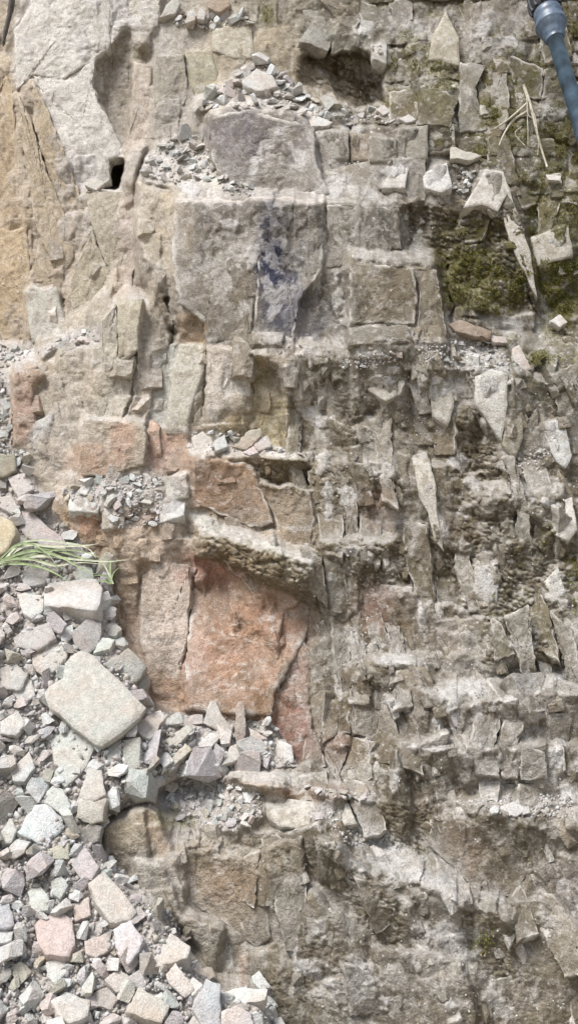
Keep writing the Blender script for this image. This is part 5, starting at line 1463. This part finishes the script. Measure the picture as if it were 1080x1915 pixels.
M_STICK = plain_mat('dark_stick', (.09, .08, .07), .75, .3, 60)
st = tube(spline([Vector(at(x, y, .0 + o)) for x, y, o in ((32, -90, .20), (24, -10, .16), (20, 20, .13), (10, 62, .10), (6, 86, .08))], 5), [.018] * 11 + [.014] * 5 + [.010] * 4 + [.004], M_STICK, 'stick', None, 8)
tag(st, 'thin dark stick hanging into the top left corner', 'stick')

# blue pole leaning on the cliff, its foot on the ground outside the frame
M_PIPE = plain_mat('blue_painted_steel', (.12, .20, .30), .45, .35, 14, .45)
M_CPL = plain_mat('blue_grey_coupling', (.10, .14, .20), .4, .25, 40, .5)
M_RUB = plain_mat('black_rubber', (.035, .036, .042), .6, .2, 60, .4)
def pole():
    T = Vector(at(1004, -60, .62)); Bt = Vector(at(1540, 2080, 1.3))
    Tm = Vector(at(1058, 112, .64))
    dirv = (Vector(at(1084, 232, .66)) - Vector(at(1008, -24, .62))).normalized()
    # follow the direction down until the ground
    P0 = Vector(at(1008, -24, .62))
    L = (P0.z + .06) / -dirv.z
    e = bpy.data.objects.new('leaning_pole', None); COL.objects.link(e)
    e.location = P0 + dirv * L
    tag(e, 'blue metal pole with black ribbed coupling leaning in the top right corner', 'pole')
    def A(t): return P0 + dirv * t - e.location
    mp = P0.y / FPX * 1.03
    def y2t(py):                                       # distance along the pole for a pixel row
        lo, hi = -1.0, 3.0
        for _ in range(40):
            m = (lo + hi) / 2; q = P0 + dirv * m
            f = q.y * cP + (q.z - CAM_Z) * sP
            r = H0 / 2 - FPX * ((q.z - CAM_Z) * cP - q.y * sP) / f
            if r < py: lo = m
            else: hi = m
        return lo
    def seg(name, prof, mat, parent=e, sides=28):
        return tube([A(y2t(y)) for y, r in prof], [r * mp for y, r in prof], mat, name, parent, sides)
    # long pipe
    tube([A(y2t(58)), A(L * .5), A(L)], [14 * mp] * 3, M_PIPE, 'pipe', e, 28)
    c = seg('coupling', [(18, 20), (22, 25), (32, 26), (35, 24), (38, 26), (54, 27), (58, 23), (64, 20), (70, 20), (74, 16)], M_CPL)
    seg('locking_ring', [(42, 26.6), (43, 28.5), (50, 28.5), (51, 26.6)], M_CPL, c)
    k = seg('hose_coupling', [(-46, 15), (-14, 18), (-6, 24), (-2, 27), (8, 27), (14, 26), (20, 23), (22, 20)], M_RUB)
    ax = dirv
    a = ax.cross(Vector((0, 1, 0))).normalized(); b = ax.cross(a)
    for i in range(12):                                # ribs round the coupling
        an = i * math.pi / 6
        off = (a * math.cos(an) + b * math.sin(an)) * 28 * mp
        tube([A(y2t(-4)) + off * .96, A(y2t(0)) + off * 1.0, A(y2t(12)) + off * 1.0, A(y2t(17)) + off * .9], 3.4 * mp, M_RUB, 'rib', k, 6)
    tube([A(y2t(-46)), A(y2t(-90)), A(y2t(-120)) + Vector((0, .05, 0))], 14 * mp, M_RUB, 'hose', e, 16)
pole()
print('tris', sum(len(o.data.loop_triangles) if False else len(o.data.polygons) for o in bpy.data.objects if o.type == 'MESH'), 'objects', len(bpy.data.objects))
